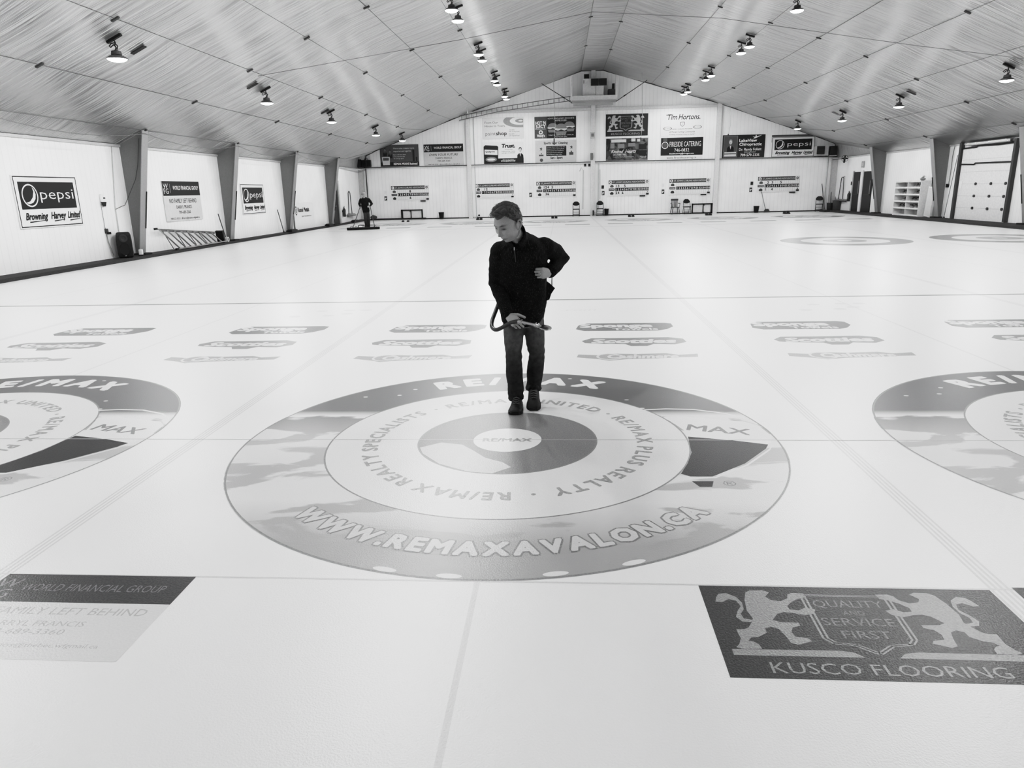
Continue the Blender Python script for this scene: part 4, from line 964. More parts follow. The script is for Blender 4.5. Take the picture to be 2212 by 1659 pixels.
# hand ice scrapers hung on the side walls
def scraper(label, M):
    t = thing('ice_scraper', label, 'ice scraper', M, 'hand scrapers hung on the side walls')
    pts = [(-.5, 0, .05), (-.32, 1.2, .05), (-.24, 1.27, .05), (-.02, 1.27, .05), (.05, 1.2, .05), (.16, .02, .05)]
    tubeobj('push_frame', pts, .022, DGREY, t)
    MB().box((-.05, -.04, .09), (1.55, .05, .16), rot=Matrix.Rotation(.5, 3, 'X')).build('blade', ALU, t)
    MB().box((-.05, -.10, .07), (1.5, .05, .08)).build('blade_edge', DGREY, t)
    MB().box((.0, 1.3, .02), (.1, .06, .06)).build('wall_hook', LGREY, t)
    return t
scraper('hand ice scraper with tall loop handle hung on the wall behind the far worker', Matrix.Translation((wx(38.2) - XL + .02, 0, 0)) @ MLeft(38.2, .52, .02))
scraper('hand ice scraper with tall loop handle hung on the wall over the corner bins', MRight(40.15, .71, .02))
def extinguisher(label, M):
    t = thing('fire_extinguisher', label, 'fire extinguisher', M, 'fire extinguishers')
    MB().lathe([(0, 0), (.075, .0), (.085, .03), (.085, .38), (.06, .44), (.025, .47), (.025, .52)], 18).build('cylinder', mat('extinguisher_body', 46, .35), t, smooth=True, auto=.7)
    MB().box((.03, 0, .54), (.14, .03, .03)).box((.04, 0, .58), (.16, .025, .02)).build('valve_handle', BLACK, t)
    MB().tube([(0, .03, .51), (.1, .06, .45), (.12, .06, .25), (.11, .05, .12)], .013, 8)  .build('discharge_tube', BLACK, t)
    MB().box((0, -.087, .2), (.09, .01, .14)).build('instruction_plate', LGREY, t); MB().box((0, .1, .3), (.1, .03, .1)).build('wall_mount', DGREY, t)
    return t
extinguisher('fire extinguisher hung on the wall beside the dark doorway near the far worker', TR(XL + .09, 36.3, .42, PI / 2))
extinguisher('fire extinguisher hung on the wall beside the pair of dark doors', TR(XR - .12, 38.98, .62, -PI / 2))
# items high on the end wall
t = thing('speaker_case', 'black case with a handle sitting on the ledge beside the agents sign', 'case', TR(place(793, 346, YB), YB - .26, 3.275))
MB().box((0, 0, .23), (.60, .24, .42), bev=.03).build('case_body', BLKPL, t); MB().box((.02, -.125, .23), (.02, .01, .38)).build('case_latch', DGREY, t)
MB().tube([(-.12, 0, .43), (-.1, 0, .51), (.1, 0, .51), (.12, 0, .43)], .018, 8).build('case_handle', BLKPL, t)
t = thing('loudspeaker', 'tall black loudspeaker in the corner on the ledge above the far worker', 'speaker', TR(XLB + .17, YB - .36, 3.27))
MB().box((0, 0, .0), (.26, .28, .46), bev=.02).build('cabinet', BLKPL, t); t.location.z += .26
MB().box((.0, -.145, 0), (.21, .01, .4)).build('grille', BLACK, t)
t = thing('loudspeaker', 'tall black loudspeaker in the corner on the ledge by the vent box', 'speaker', TR(XR - .44, YB - .45, 3.54, -.1))
MB().box((0, 0, .0), (.38, .3, .52), bev=.02).build('cabinet', BLKPL, t); MB().box((0, -.155, 0), (.33, .01, .46)).build('grille', BLACK, t); MB().box((0, 0, -.285), (.42, .36, .04)).build('bracket', LGREY, t)
t = thing('vent_box', 'white box with a dark louvre standing on the ledge beside the corner loudspeaker', 'vent', TR(place(1779, 330, YB - .5) - .18, YB - .4, 3.55))
MB().box((.06, 0, 0), (.66, .6, .56), bev=.02).build('vent_casing', LGREY, t); MB().box((-.08, -.36, .02), (.46, .02, .46)).build('vent_face', DGREY, t)
mb = MB()
for k in range(6): mb.box((-.08, -.375, -.16 + .07 * k), (.42, .015, .025), rot=Matrix.Rotation(.5, 3, 'X'))
mb.build('louvre_slats', BLACK, t)
t = thing('wall_fan', 'small dark fan on a long arm reaching from the corner along the side wall', 'fan', TR(XR - .35, 39.5, 3.0))
MB().tube([(-.0, 1.9, .02), (0, .05, .02)], .018, 6).build('fan_arm', DGREY, t)
MB().ring(0, 0, .17, .19, 0, 0, 24).build('fan_guard', DGREY, t, M=TR(XR - .35, 39.5, 3.02) @ RX90)
mb = MB()
for k in range(4): mb.ell(.09 * math.cos(k * PI / 2), .09 * math.sin(k * PI / 2), .08, .045, .003 + .001 * k, 0, 14, k * PI / 2)
mb.build('fan_blade', BLACK, t, M=TR(XR - .35, 39.5, 3.02) @ RX90)
MB().box((0, .06, -.12), (.08, .1, .2), bev=.02).build('fan_motor', BLKPL, t)
# platform with the air unit at the ridge
t = thing('equipment_platform', 'white boxed platform hung under the ridge of the end wall', 'platform', TR(2.36, YB - .6, 6.72))
MB().box((0, -.5, .12), (2.75, .06, .30)).build('front_board', TRIMW, t); MB().box((0, 0, 0), (2.7, 1.1, .06)).build('deck', LGREY, t)
for s in (-1, 1):
    MB().box((s * 1.34, -.5, .78), (.11, .08, 1.15)).build('corner_post', TRIMW, t)
    a = Vector((s * 1.3, -.5, -.1)); b = Vector((s * 3.1, -.55, 1.32 - .0)); b.z = ceil_z(2.36 + s * 3.1, YB) - 6.8
    MB().tube([a, b], .022, 6).build('stay_rod', DGREY, t)
    MB().tube([a.lerp(b, .25), a.lerp(b, .32)], .035, 6).build('rod_turnbuckle', BLACK, t)
MB().box((0, .45, -.1), (2.4, .1, .16)).build('support_beam', LGREY, t)
t = thing('air_unit', 'white air handling cabinet with twin dark ducts standing on the ridge platform', 'air unit', TR(2.32, YB - .62, 6.78))
MB().box((0, 0, .62), (1.24, .62, 1.12), bev=.02).build('cabinet', TRIMW, t); MB().box((0, 0, .03), (1.3, .7, .06)).build('base', LGREY, t)
for s, yy in ((0, 0), (1, .0)):
    mb = MB().box((.08 + .48 * s, -.43, .95), (.44, .26, .36)); mb.build('duct_outlet', BLACK, t)
MB().box((.16, -.315, .42), (.02, .01, .7)).build('panel_seam', GREY, t); MB().box((-.56, -.315, 1.0), (.03, .01, .18)).build('control_label', DGREY, t)
t = thing('equipment_box', 'dark rounded box beside the white air cabinet on the ridge platform', 'box', TR(3.42, YB - .5, 6.76))
MB().box((0, 0, .32), (.42, .5, .6), bev=.06).build('box_body', DGREY, t); MB().box((.12, .1, .78), (.14, .3, .32)).build('box_duct', BLACK, t)
t = thing('wall_vent', 'dark square opening under the ridge above the white air cabinet', 'vent', TR(1.95, YB - .03, 8.12))
MB().box((0, 0, 0), (.3, .05, .42)).build('vent_opening', BLACK, t); MB().box((.4, 0, .05), (.22, .04, .36)).build('vent_flap', LGREY, t)
# cable tray climbing to the platform
A, B = onY(992, 260, YB - .35), onY(1236, 217, YB - .9)
t = thing('cable_tray', 'grey ladder shaped cable tray climbing the end wall to the ridge platform', 'cable tray', Matrix.Translation(A))
d = B - A; L = d.length
pts = [Vector((0, 0, 0)), d * .35 + Vector((0, 0, .1)), d * .7 + Vector((0, 0, .06)), d]
for off in (0, .24): tubeobj('side_rail', [p + Vector((0, 0, off)) for p in pts], .022, GREY, t, 6)
for k in range(22):
    f = (k + .5) / 22; i = 0 if f < .35 else (1 if f < .7 else 2); a0 = (0, .35, .7, 1)[i]; a1 = (0, .35, .7, 1)[i + 1]
    p = pts[i].lerp(pts[i + 1], (f - a0) / (a1 - a0)); MB().tube([p, p + Vector((0, 0, .24))], .014, 5).build('rung', GREY, t)
# hanging cords
def cord(label, pts, r=.012, m_=LGREY, weight=None):
    t = thing('hanging_cord', label, 'cord', Matrix.Translation(pts[0]), 'cords hanging at the end wall')
    P0 = Vector(pts[0]); MB().tube([Vector(p) - P0 for p in pts], r, 6).build('cord_line', m_, t)
    if weight: MB().tube([Vector(pts[-1]) - P0, Vector(pts[-1]) - P0 + Vector((0, 0, weight))], .035, 8).build('cord_handle', DGREY, t)
    return t
def cl(px, Y): p = onY(px, 200, Y); return p.x
for px0, px1, py0, py1, Y, lb, wt in ((1194.5, 1197, 152, 313, 38.5, 'pale cord hanging from the roof in front of the burger sign', .35), (1387, 1384, 150, 302, 38.5, 'pale cord hanging from the roof in front of the lion sign', .12), (1580, 1573, 196, 294, 39.5, 'pale cord hanging from the roof to the clinic sign', .12)):
    p, q = onY(px0, py0, Y), onY(px1, py1, Y); k = onY((px0 * .25 + px1 * .75) + 3, py0 * .25 + py1 * .75, Y)
    p.z = min(p.z, ceil_z(p.x, p.y) - .02)
    cord(lb, [p, p.lerp(k, .98), k, q], .012, LGREY, wt)
p = onY(1007, 213, 39.0); p.z = min(p.z, ceil_z(p.x, p.y) - .02); cord('short pale cord hanging from the roof at the cable tray end', [p, onY(1010, 246, 39.0)], .025, LGREY)
cord('thin cord with a bent hook on the end wall beside the centre post', [onY(1252, 370, YB - .05), onY(1256, 362, YB - .05), onY(1260, 368, YB - .05), onY(1259.5, 452, YB - .05)], .012, GREY, .0)
cord('thin cord on the end wall above the folding chair with the bin', [onY(1296, 366, YB - .05), onY(1296, 430, YB - .05)], .010, GREY, .0)
for px, py in ((1264, 356), (1273, 356)):
    p = onY(px, py, YB)
    o = MB().box((0, 0, -.02), (.13, .2, .04)).build('switch_box', DGREY, None, M=MBack(p.x, p.z, .045)); MB().box((0, 0, .003), (.07, .1, .006)).build('box_cover', BLACK, o); tag(o, 'small dark junction box under the ledge, %s the centre post' % ('farther from' if px < 1270 else 'touching'), 'junction box', 'junction boxes by the centre post')
for px, py, sz, lb in ((1280, 292, (.28, .36), 'small pale meter box fixed to the centre post above the ledge'), (1278, 338, (.16, .4), 'small grey switch box fixed to the centre post at the ledge')):
    p = onY(px, py, YB - .2); o = MB().box((0, 0, 0), (sz[0], .12, sz[1]), bev=.01).build('switch_box', LGREY if py < 300 else GREY, None, loc=(p.x, YB - .25, p.z)); MB().box((0, -.065, 0), (sz[0] * .6, .01, sz[1] * .5)).build('box_cover', GREY, o); tag(o, lb, 'switch box')
# curling hacks at the far end, rubber footholds
p = onZ(876, 479.5)
for k, (px, py) in enumerate(((1035.5, 475.2), (1197.5, 471.7), (1363.5, 468.3), (1530.5, 465.2), (1699, 462))):
    q = onZ(px, py); t = thing('rubber_hack', 'black rubber hack on the far ice in line with scoreboard number ' + ('two', 'three', 'four', 'five', 'six')[k], 'hack', TR(q.x, q.y, 0), 'rubber hacks on the far ice')
    for s in (-1, 1): MB().add([(s * .10 - .085, -.12, .003), (s * .10 + .085, -.12, .003), (s * .10 + .085, .12, .003), (s * .10 - .085, .12, .003), (s * .10 - .075, -.1, .05), (s * .10 + .075, -.1, .05), (s * .10 + .075, .1, .12), (s * .10 - .075, .1, .12)], [(3, 2, 1, 0), (4, 5, 6, 7), (0, 1, 5, 4), (1, 2, 6, 5), (2, 3, 7, 6), (3, 0, 4, 7)]).build('foothold', BLKPL, t)
t = thing('rubber_hack', 'pair of small black footholds apart on the far ice near the far worker', 'hack', TR(p.x, p.y, 0), 'rubber hacks on the far ice')
for s in (-1, 1): MB().add([(s * .15 - .07, -.1, .003), (s * .15 + .07, -.1, .003), (s * .15 + .07, .1, .003), (s * .15 - .07, .1, .003), (s * .15 - .06, -.08, .03), (s * .15 + .06, -.08, .03), (s * .15 + .06, .08, .09), (s * .15 - .06, .08, .09)], [(3, 2, 1, 0), (4, 5, 6, 7), (0, 1, 5, 4), (1, 2, 6, 5), (2, 3, 7, 6), (3, 0, 4, 7)]).build('foothold', BLKPL, t)

# ------------------------------------------------------------------ left walkway
t = thing('floor_speaker', 'black portable loudspeaker standing on the walkway under the largest soft drink sign', 'speaker', TR(-11.82, 14.75, ZW, .5))
mb = MB()
prof = [(-.17, .2), (-.2, -.12), (-.19, -.2), (.19, -.2), (.2, -.12), (.17, .2), (.08, .26), (-.08, .26)]
lev = [(.0, .8), (.03, .94), (.12, 1.0), (.5, .98), (.62, .93), (.68, .84), (.70, .7)]
vs = [(p[0] * s, p[1] * s, z) for z, s in lev for p in prof]; n = len(prof)
fs = [(i * n + k, i * n + (k + 1) % n, (i + 1) * n + (k + 1) % n, (i + 1) * n + k) for i in range(len(lev) - 1) for k in range(n)] + [tuple(reversed(range(n))), tuple((len(lev) - 1) * n + k for k in range(n))]
mb.add(vs, fs); mb.build('cabinet', BLKPL, t)
MB().lathe([(.135, 0), (.13, .012), (.11, .008), (0, .0)], 28, (0, -.2, .24), M=RX90, sy=1.25).build('woofer_grille', mat('grille_black', 14, .7), t)
MB().lathe([(.115, 0), (.11, .012), (.07, -.03 + .045), (.03, .004), (0, .004)], 28, (0, -.198, .54), M=RX90).build('tweeter_horn', mat('horn_black', 46, .4), t)
MB().box((.0, -.215, .06), (.04, .006, .015)).build('badge', LGREY, t)
# stepladder lying on its side against the wall
yA, yB_ = 16.65, 20.45
t = thing('step_ladder', 'aluminium stepladder lying on its side on the walkway between first and second columns', 'ladder', TR(XL + .1, 0, ZW))
rails = {}
for nm, (a, b) in dict(top=((.06, yA, .68), (.06, yB_ - .05, .38)), bot=((.34, 17.25, .03), (.34, yB_ + .1, .05))).items():
    rails[nm] = (Vector(a), Vector(b)); MB().tube([a, b], [(.035, .02)] * 2, 6).build('side_rail', ALU, t)
for nm, (a, b) in dict(top2=((.03, yA + .25, .62), (.03, yB_ - .1, .34)), bot2=((.26, 17.0, .03), (.26, yB_, .04))).items():
    MB().tube([a, b], [(.03, .02)] * 2, 6).build('rear_rail', GREY, t)
for k in range(9):
    f = .04 + .92 * k / 8.6
    MB().tube([rails['top'][0].lerp(rails['top'][1], f), rails['bot'][0].lerp(rails['bot'][1], f)], [(.032, .012)] * 2, 6).build('step', ALU, t)
    if k in (0, 2, 4, 6): MB().tube([Vector((.03, yA + .25, .62)).lerp(Vector((.03, yB_ - .1, .34)), f), Vector((.26, 17.0, .03)).lerp(Vector((.26, yB_, .04)), f)], .012, 5).build('rear_brace', DGREY, t)
MB().box((.2, yB_, .22), (.26, .1, .42), rot=Matrix.Rotation(.25, 3, 'X')).build('top_cap', BLKPL, t)
for a in ((.06, yA - .03, .69), (.33, 17.2, .03)): MB().box(a, (.06, .12, .06)).build('rubber_foot', BLKPL, t)
# bits by the speaker
t = thing('wall_outlet', 'pale box with dark triangle bracket on the wall by the largest drink sign', 'bracket', MLeft(onX(219, 433, XL).y, onX(219, 433, XL).z, .03))
MB().box((0, .06, 0), (.14, .2, .05), bev=.01).build('box_body', SIGNW, t); MB().poly([(-.12, -.04), (.12, -.04), (.07, -.16), (-.07, -.16)], .03).build('triangle_bracket', BLACK, t); MB().box((.05, .06, .03), (.08, .04, .01)).build('small_plate', DGREY, t)
q = onX(228, 499, XL); t = thing('power_socket', 'dark plugged socket on the wall just above the black walkway speaker', 'socket', MLeft(q.y, q.z, .03))
MB().box((0, 0, 0), (.09, .12, .05)).build('socket_box', DGREY, t); MB().box((.03, -.06, .04), (.12, .06, .05)).build('plug', BLACK, t)
q0, q1, q2, q3 = onX(219, 447, XL + .02), onX(227, 492, XL + .02), onX(234, 522, XL + .03), onX(246, 552, XL + .06)
o = MB().tube([q0, q1], .006, 5).tube([q1, q2, q3], .010, 6).build('power_cable', GREY, None); tag(o, 'thin power cable dropping down the wall to the black walkway speaker', 'cable')
o = MB().tube([onX(241, 312, XL + .02), onX(249, 445, XL + .02), onX(258, 505, XL + .02)], .012, 6).build('conduit', LGREY, None); tag(o, 'thin grey conduit running down the wall beside the first column', 'conduit')
w_ = [onX(250, 452, XL + .04), onX(262, 446, XL + .04), onX(270, 443, XL + .04)]
o = MB().tube(w_ + [Vector((-11.75, 15.65, 2.2)), Vector((-11.6, 15.63, 2.6)), Vector((-11.45, 15.62, 3.3))], .008, 5).build('loose_wire', DGREY, None); tag(o, 'thin loose wire looping from the wall up the first column', 'wire')
t = thing('floor_lamp_box', 'small pale box on the walkway between the black speaker and the first column', 'box', TR(-11.72, 15.3, ZW, .3)); MB().box((0, 0, .09), (.1, .12, .18), bev=.02).build('box_body', SIGNW, t); MB().box((0, 0, .02), (.12, .14, .03)).build('box_base', BLACK, t)
q = onX(472, 505, XL + .2); t = thing('tape_roll', 'pale ring shaped roll on the walkway at the end of the folded ladder', 'roll', TR(-11.75, 20.85, ZW)); MB().lathe([(.05, -.04), (.09, -.04), (.09, .04), (.05, .04), (.05, -.04)], 20, (0, 0, .09), M=Matrix.Rotation(PI / 2, 4, 'Y')).build('roll_body', LGREY, t)
for y, lb in ((21.15, 'dark pole leaning against the second column above the ladder end'), (26.7, 'dark pole leaning beside the white metals board')):
    t = thing('leaning_pole', lb, 'pole', TR(XL + .18, y, ZW)); MB().tube([(0.05, -.1, .01), (-.08, -.25, 1.0)], .018, 6).build('pole_shaft', DGREY, t); MB().tube([(.05, -.1, .0), (.045, -.11, .08)], .028, 6).build('pole_tip', BLACK, t)
for y, lb in ((27.3, 'flat black box on the walkway at the foot of the third column'), (32.6, 'flat black box on the walkway before the fourth column'), (37.4, 'flat black tray on the walkway below the hung ice scraper')):
    o = MB().box((0, 0, .05), (.25, .7, .08), bev=.01).build('flat_box', BLKPL, None, loc=(XL + .35, y, ZW)); MB().box((0, 0, .1), (.2, .5, .03)).build('box_lid', DGREY, o); tag(o, lb, 'box', 'flat boxes on the walkway')
# spare heap by the far corner
t = thing('equipment_bag', 'dark low bag heaped in the corner behind the far worker', 'bag', TR(XL + .55, 41.0, ZW)); MB().ball((0, 0, .12), (.22, .2, .12), 16, 10).build('bag_body', DGREY, t, smooth=True); MB().tube([(-.1, -.06, .2), (0, -.08, .28), (.1, -.06, .2)], .012, 6).build('bag_strap', BLACK, t)
# string light cable along the eaves
P = []
for k in range(len(FR_L) - 1):
    a, b = FR_L[k], FR_L[k + 1]
    for i in range(6): f = i / 6; P.append((-11.28, a + (b - a) * f, 3.43 - .22 * 4 * f * (1 - f)))
o = MB().tube(P, .008, 5).build('eave_wire', GREY, None); tag(o, 'thin sagging wire strung between the column tops on the speaker side', 'wire')
o = MB().tube([(-8.06, 16.2, 4.9), (-3, 22, 6.75), (1.6, 25, 8.1), (6, 23, 7.3), (10.8, 19, 5.55), (14, 15.4, 4.25)], .009, 5).build('roof_wire', GREY, None); tag(o, 'long thin wire strung across the hall under the roof', 'wire')

# ------------------------------------------------------------------ right side: stone rack with little stones
SY0, SY1 = 29.85, 32.35
t = thing('stone_rack', 'white ten compartment rack standing on the walkway between the doors and the overhead door', 'rack', TR(XR - .02, (SY0 + SY1) / 2, ZW, -PI / 2))
w, h, dp = SY1 - SY0, 1.6, .46
pan = mat('rack_white', 226, .5)
for k in range(6): MB().box((0, -dp / 2, .02 + k * (h - .04) / 5), (w, dp, .035)).box((0, -dp - .005, .05 + k * (h - .04) / 5 - (.04 if k == 5 else 0)), (w, .02, .07)).build('shelf', pan, t)
for x in (-w / 2, 0, w / 2): MB().box((x, -dp / 2, h / 2), (.035, dp, h)).build('upright', pan, t)
MB().box((0, -.012, h / 2), (w, .02, h)).build('back_panel', mat('rack_back', 200, .6), t)
def stone_proto(label, x, y, z, rz):
    s = thing('curling_stone', label, 'curling stone', TR(x, y, z, rz), 'small curling stones in the rack')
    MB().lathe([(0, .0), (.05, .0), (.09, .02), (.115, .05), (.12, .065), (.115, .085), (.09, .11), (.05, .12), (0, .12)], 22).build('stone_body', mat('granite', 120, .35, var=.35, scale=90), s, smooth=True)
    MB().lathe([(.121, .058), (.1225, .068), (.121, .078)], 22).build('striking_band', LGREY, s)
    MB().lathe([(.08, .112), (.07, .128), (.02, .132), (0, .132)], 18).tube([(-.0, 0, .13), (-.01, 0, .165), (.02, 0, .185), (.09, 0, .185), (.12, 0, .175)], .016, 8).build('stone_handle', BLKPL, s)
    return s
first = None
rack = {(4, 1): (.55, .85, 1.1), (3, 0): (-.72, -.42, -.14), (3, 1): (.62, .92), (2, 0): (-.55, -.2), (2, 1): (.24, .55, .85, 1.1), (1, 0): (-.95, -.62, -.2), (1, 1): (.3, .72, 1.08)}
names_c = {0: 'far', 1: 'near'}
rows = {0: 'bottom', 1: 'second lowest', 2: 'middle', 3: 'second highest', 4: 'top'}
for (r_, c_), xs_ in rack.items():
    for j, lx in enumerate(xs_):
        z = ZW + .02 + r_ * (h - .04) / 5 + .02
        wy = (SY0 + SY1) / 2 - lx; wx = XR - .02 - .26
        n_ = len(xs_); od = {1: ('only',), 2: ('first', 'last'), 3: ('first', 'middle', 'last'), 4: ('first', 'second', 'third', 'last')}[n_][j]
        lb = '%s dark stone from the doors, %s shelf cell nearer the %s, white rack' % (od, rows[r_], 'dark doors' if c_ == 0 else 'overhead door')
        if first is None: first = stone_proto(lb, wx, wy, z, PI / 2 + .3); s = first
        else: s = copy_tree(first); s['label'] = lb
        s.matrix_world = TR(wx, wy, z, random.uniform(0, 3))
s = copy_tree(first); s['label'] = 'single dark handled stone standing on top of the white rack'; s.matrix_world = TR(XR - .3, 30.1, ZW + h + .005, .5)
o = MB().box((0, 0, .0), (.03, .55, 1.3)).build('leaning_board', pan, None, M=TR(XR - .3, 29.25, .75) @ Matrix.Rotation(.12, 4, 'X')); MB().box((-.02, 0, 0), (.01, .5, 1.2)).build('panel_face', S_LG, o); tag(o, 'narrow white panel leaning between the stone rack and the next column', 'panel')
# small things on the right wall
q = onX(2048, 401, XR); t = thing('power_socket', 'dark socket on the wall between the column and the overhead door', 'socket', MRight(q.y, q.z, .03)); MB().box((0, 0, 0), (.16, .14, .06)).build('socket_box', BLKPL, t); MB().tube([(.08, .05, .0), (.12, .5, 0), (.1, 1.2, .0), (.22, 1.9, 0)], .012, 6).build('flex_cable', GREY, t)
q = onX(1841, 396, XR); t = thing('door_buzzer', 'small dark switch on the wall beside the dark doors', 'switch', MRight(q.y, q.z, .03)); MB().box((0, 0, 0), (.14, .2, .05)).build('switch_plate', DGREY, t); MB().box((0, 0, .03), (.06, .08, .02)).build('switch_button', BLACK, t)
q = onX(1866, 355, XR); t = thing('exit_sign', 'pale lit sign box on the wall above the dark doors', 'sign', MRight(q.y, q.z, .04)); MB().box((0, 0, 0), (.3, .36, .06), bev=.01).build('light_box', LGREY, t); MB().frame(-.12, -.14, .12, .14, .03, .034).build('box_outline', S_MG, t)
q = onX(2078, 399, XR); o = MB().box((0, 0, 0), (.22, .28, .01)).build('notice_sign', SIGNW, None, M=MRight(q.y, q.z, .065)); MB().text('NOTICE', 0, .06, .04, w=.15, z=.007).build('notice_lettering', GREY, o) if False else None; tag(o, 'small white paper notice on the overhead door edge', 'notice')
t = thing('leaning_pole', 'pale thin pole leaning beside the overhead door frame', 'pole', TR(XR - .12, 28.05, ZW)); MB().tube([(0, .15, .01), (.02, -.25, 2.6)], .015, 6).build('pole_shaft', GREY, t); MB().box((0, .14, .03), (.05, .05, .06)).build('pole_tip', DGREY, t)

# ------------------------------------------------------------------ roof lamps
def lamp_proto(label, x, y):
    z = ceil_z(x, y)
    t = thing('high_bay_lamp', label, 'lamp', TR(x, y, z), 'lamps hanging under the roof')
    sl = math.atan2(ceil_z(x + .05) - ceil_z(x - .05), .1)
    d = .44
    MB().box((0, 0, -.06), (.34, .06, .05), 0, Matrix.Rotation(-sl, 3, 'Y')).build('ceiling_bracket', BLKPL, t)
    mb = MB()
    for k in range(5):
        z0 = -.05 - k * .045; mb.tube([(.012 * (-1) ** k, 0, z0), (-.012 * (-1) ** k, .008, z0 - .045)], .013, 6)
    mb.build('chain', BLKPL, t)
    MB().tube([(0, 0, -.14), (-.08, 0, -.15), (-.13, .01, -.2), (-.1, .0, -.22), (-.02, 0, -.17)], .011, 6).tube([(0, .0, -.15), (.05, .0, -.2), (.03, 0, -.26), (0, 0, -.24)], .011, 6).build('power_cord', BLKPL, t)
    MB().lathe([(.03, -.27), (.05, -.29), (.09, -.295), (.10, -.36), (.08, -.37)], 16).build('driver_housing', mat('lamp_housing', 70, .5), t, smooth=True, auto=.5)
    MB().lathe([(.08, -.365), (.13, -.38), (.19, -.42), (.205, -.44), (.20, -.445), (.185, -.43), (.12, -.395), (.0, -.39)], 28).build('reflector', mat('lamp_reflector', 96, .35), t, smooth=True, auto=.6)
    MB().lathe([(.186, -.432), (.172, -.455), (.125, -.478), (.06, -.492), (0, -.496)], 28).build('lens', LAMP_ON, t, smooth=True)
    return t
LAMPS = []
for y, q in ((10.18, 'first'), (17.65, 'second'), (23.9, 'third'), (30.7, 'fourth'), (36.6, 'fifth')): LAMPS.append((-8.46, y, q + ' roof lamp from the viewer in the row over the speaker side'))
for i, y in enumerate((17.45, 24.3, 31.0, 37.2)):
    q = ('nearest', 'second nearest', 'third nearest', 'farthest')[i]
    LAMPS.append((-2.71, y, 'nearer lamp of the %s pair hanging between speaker side and ridge' % q)); LAMPS.append((-2.71, y + 1.3, 'farther lamp of the %s pair hanging between speaker side and ridge' % q))
for i, y in enumerate((19.1, 24.6, 31.6, 37.9)):
    q = ('nearest', 'second nearest', 'third nearest', 'farthest')[i]
    LAMPS.append((7.4, y, ('lamp at the frame top of the nearest pair between ridge and garage door side' if i == 0 else 'nearer lamp of the %s pair hanging between ridge and garage door side' % q)))
    if i: LAMPS.append((7.4, y + 1.3, 'farther lamp of the %s pair hanging between ridge and garage door side' % q))
for y, q in ((18.1, 'first'), (24.8, 'second'), (30.4, 'third'), (36.7, 'fourth')): LAMPS.append((13.12, y, q + ' roof lamp from the viewer in the row over the garage door side'))
protos = {}
def light(x, y, z, p):
    l = bpy.data.lights.new('down_spot', 'SPOT'); l.shadow_soft_size = .13; l.energy = p; l.spot_size = math.radians(176); l.spot_blend = .25
    o = bpy.data.objects.new('down_spot', l); COL.objects.link(o); o.location = (x, y, z); return o
LP = LAMP_W
for x, y, lb in LAMPS:
    if x not in protos: protos[x] = lamp_proto(lb, x, y)
    else:
        c = copy_tree(protos[x]); c.location = (x, y, ceil_z(x, y)); c['label'] = lb
    light(x, y, ceil_z(x, y) - .56, LP)
    l = bpy.data.lights.new('lamp_spill', 'POINT'); l.shadow_soft_size = .13; l.energy = UP_W; o = bpy.data.objects.new('lamp_spill', l); COL.objects.link(o); o.location = (x, y, ceil_z(x, y) - .56)
for x, yy in ((-8.46, (3.8, -2.6)), (-2.71, (11.2, 12.5, 4.9, 6.2, -1.3)), (7.4, (12.4, 13.7, 6.1, 7.4, -.5)), (13.12, (11.7, 5.3, -1.1))):
    for y in yy: light(x, y, ceil_z(x) - .49, REAR_FILL_W)  # unseen lights without fixtures, added out of frame to brighten foreground and man
# dark strips lying on the fabric beside the lamps
for px, py, lb in ((298, 100, 'dark strip on the roof fabric beside the first lamp on the speaker side'), (545, 180, 'dark strip on the roof fabric beside the second lamp on the speaker side'), (702, 237, 'dark strip on the roof fabric beside the third lamp on the speaker side'), (1969, 196, 'dark strip on the roof fabric beside the second lamp on the garage door side'), (1805, 242, 'grey strip on the roof fabric beside the third lamp on the garage door side')):
    d = ray(px, py); tt = 5.0
    while tt < 80:
        q = CAM + d * tt
        if q.z > ceil_z(q.x): break
        tt += .02
    sl = math.atan2(ceil_z(q.x + .1) - ceil_z(q.x - .1), .2)
    o = MB().box((0, 0, 0), (.34, .12, .02)).build('roof_strip', BLACK if 'dark' in lb else GREY, None, M=Matrix.Translation((q.x, q.y, ceil_z(q.x) - .07)) @ Matrix.Rotation(-sl, 4, 'Y')); tag(o, lb, 'strip', 'strips on the roof fabric')
# ================================================================== people
def evaluated(o):
    bpy.context.view_layer.update()
    return bpy.data.meshes.new_from_object(o.evaluated_get(bpy.context.evaluated_depsgraph_get()))
def remesh(mb, name, m_, voxel, smooth_it=4, parent=None, fn=None):
    """melt overlapping shapes of mb into one continuous smooth surface"""
    o = mb.build(name, m_, None)
    r = o.modifiers.new('r', 'REMESH'); r.mode = 'VOXEL'; r.voxel_size = voxel; r.use_smooth_shade = True
    if smooth_it:
        s_ = o.modifiers.new('s', 'SMOOTH'); s_.factor = .5; s_.iterations = smooth_it
    me = evaluated(o); o.modifiers.clear(); o.data = me; me.name = name
    if not me.materials: me.materials.append(m_)
    if fn:
        nr = [v.normal.copy() for v in me.vertices]
        for v, q in zip(me.vertices, nr): v.co += fn(v.co, q)
        me.update()
    me.polygons.foreach_set('use_smooth', [True] * len(me.polygons))
    if parent is not None: o.parent = parent
    return o
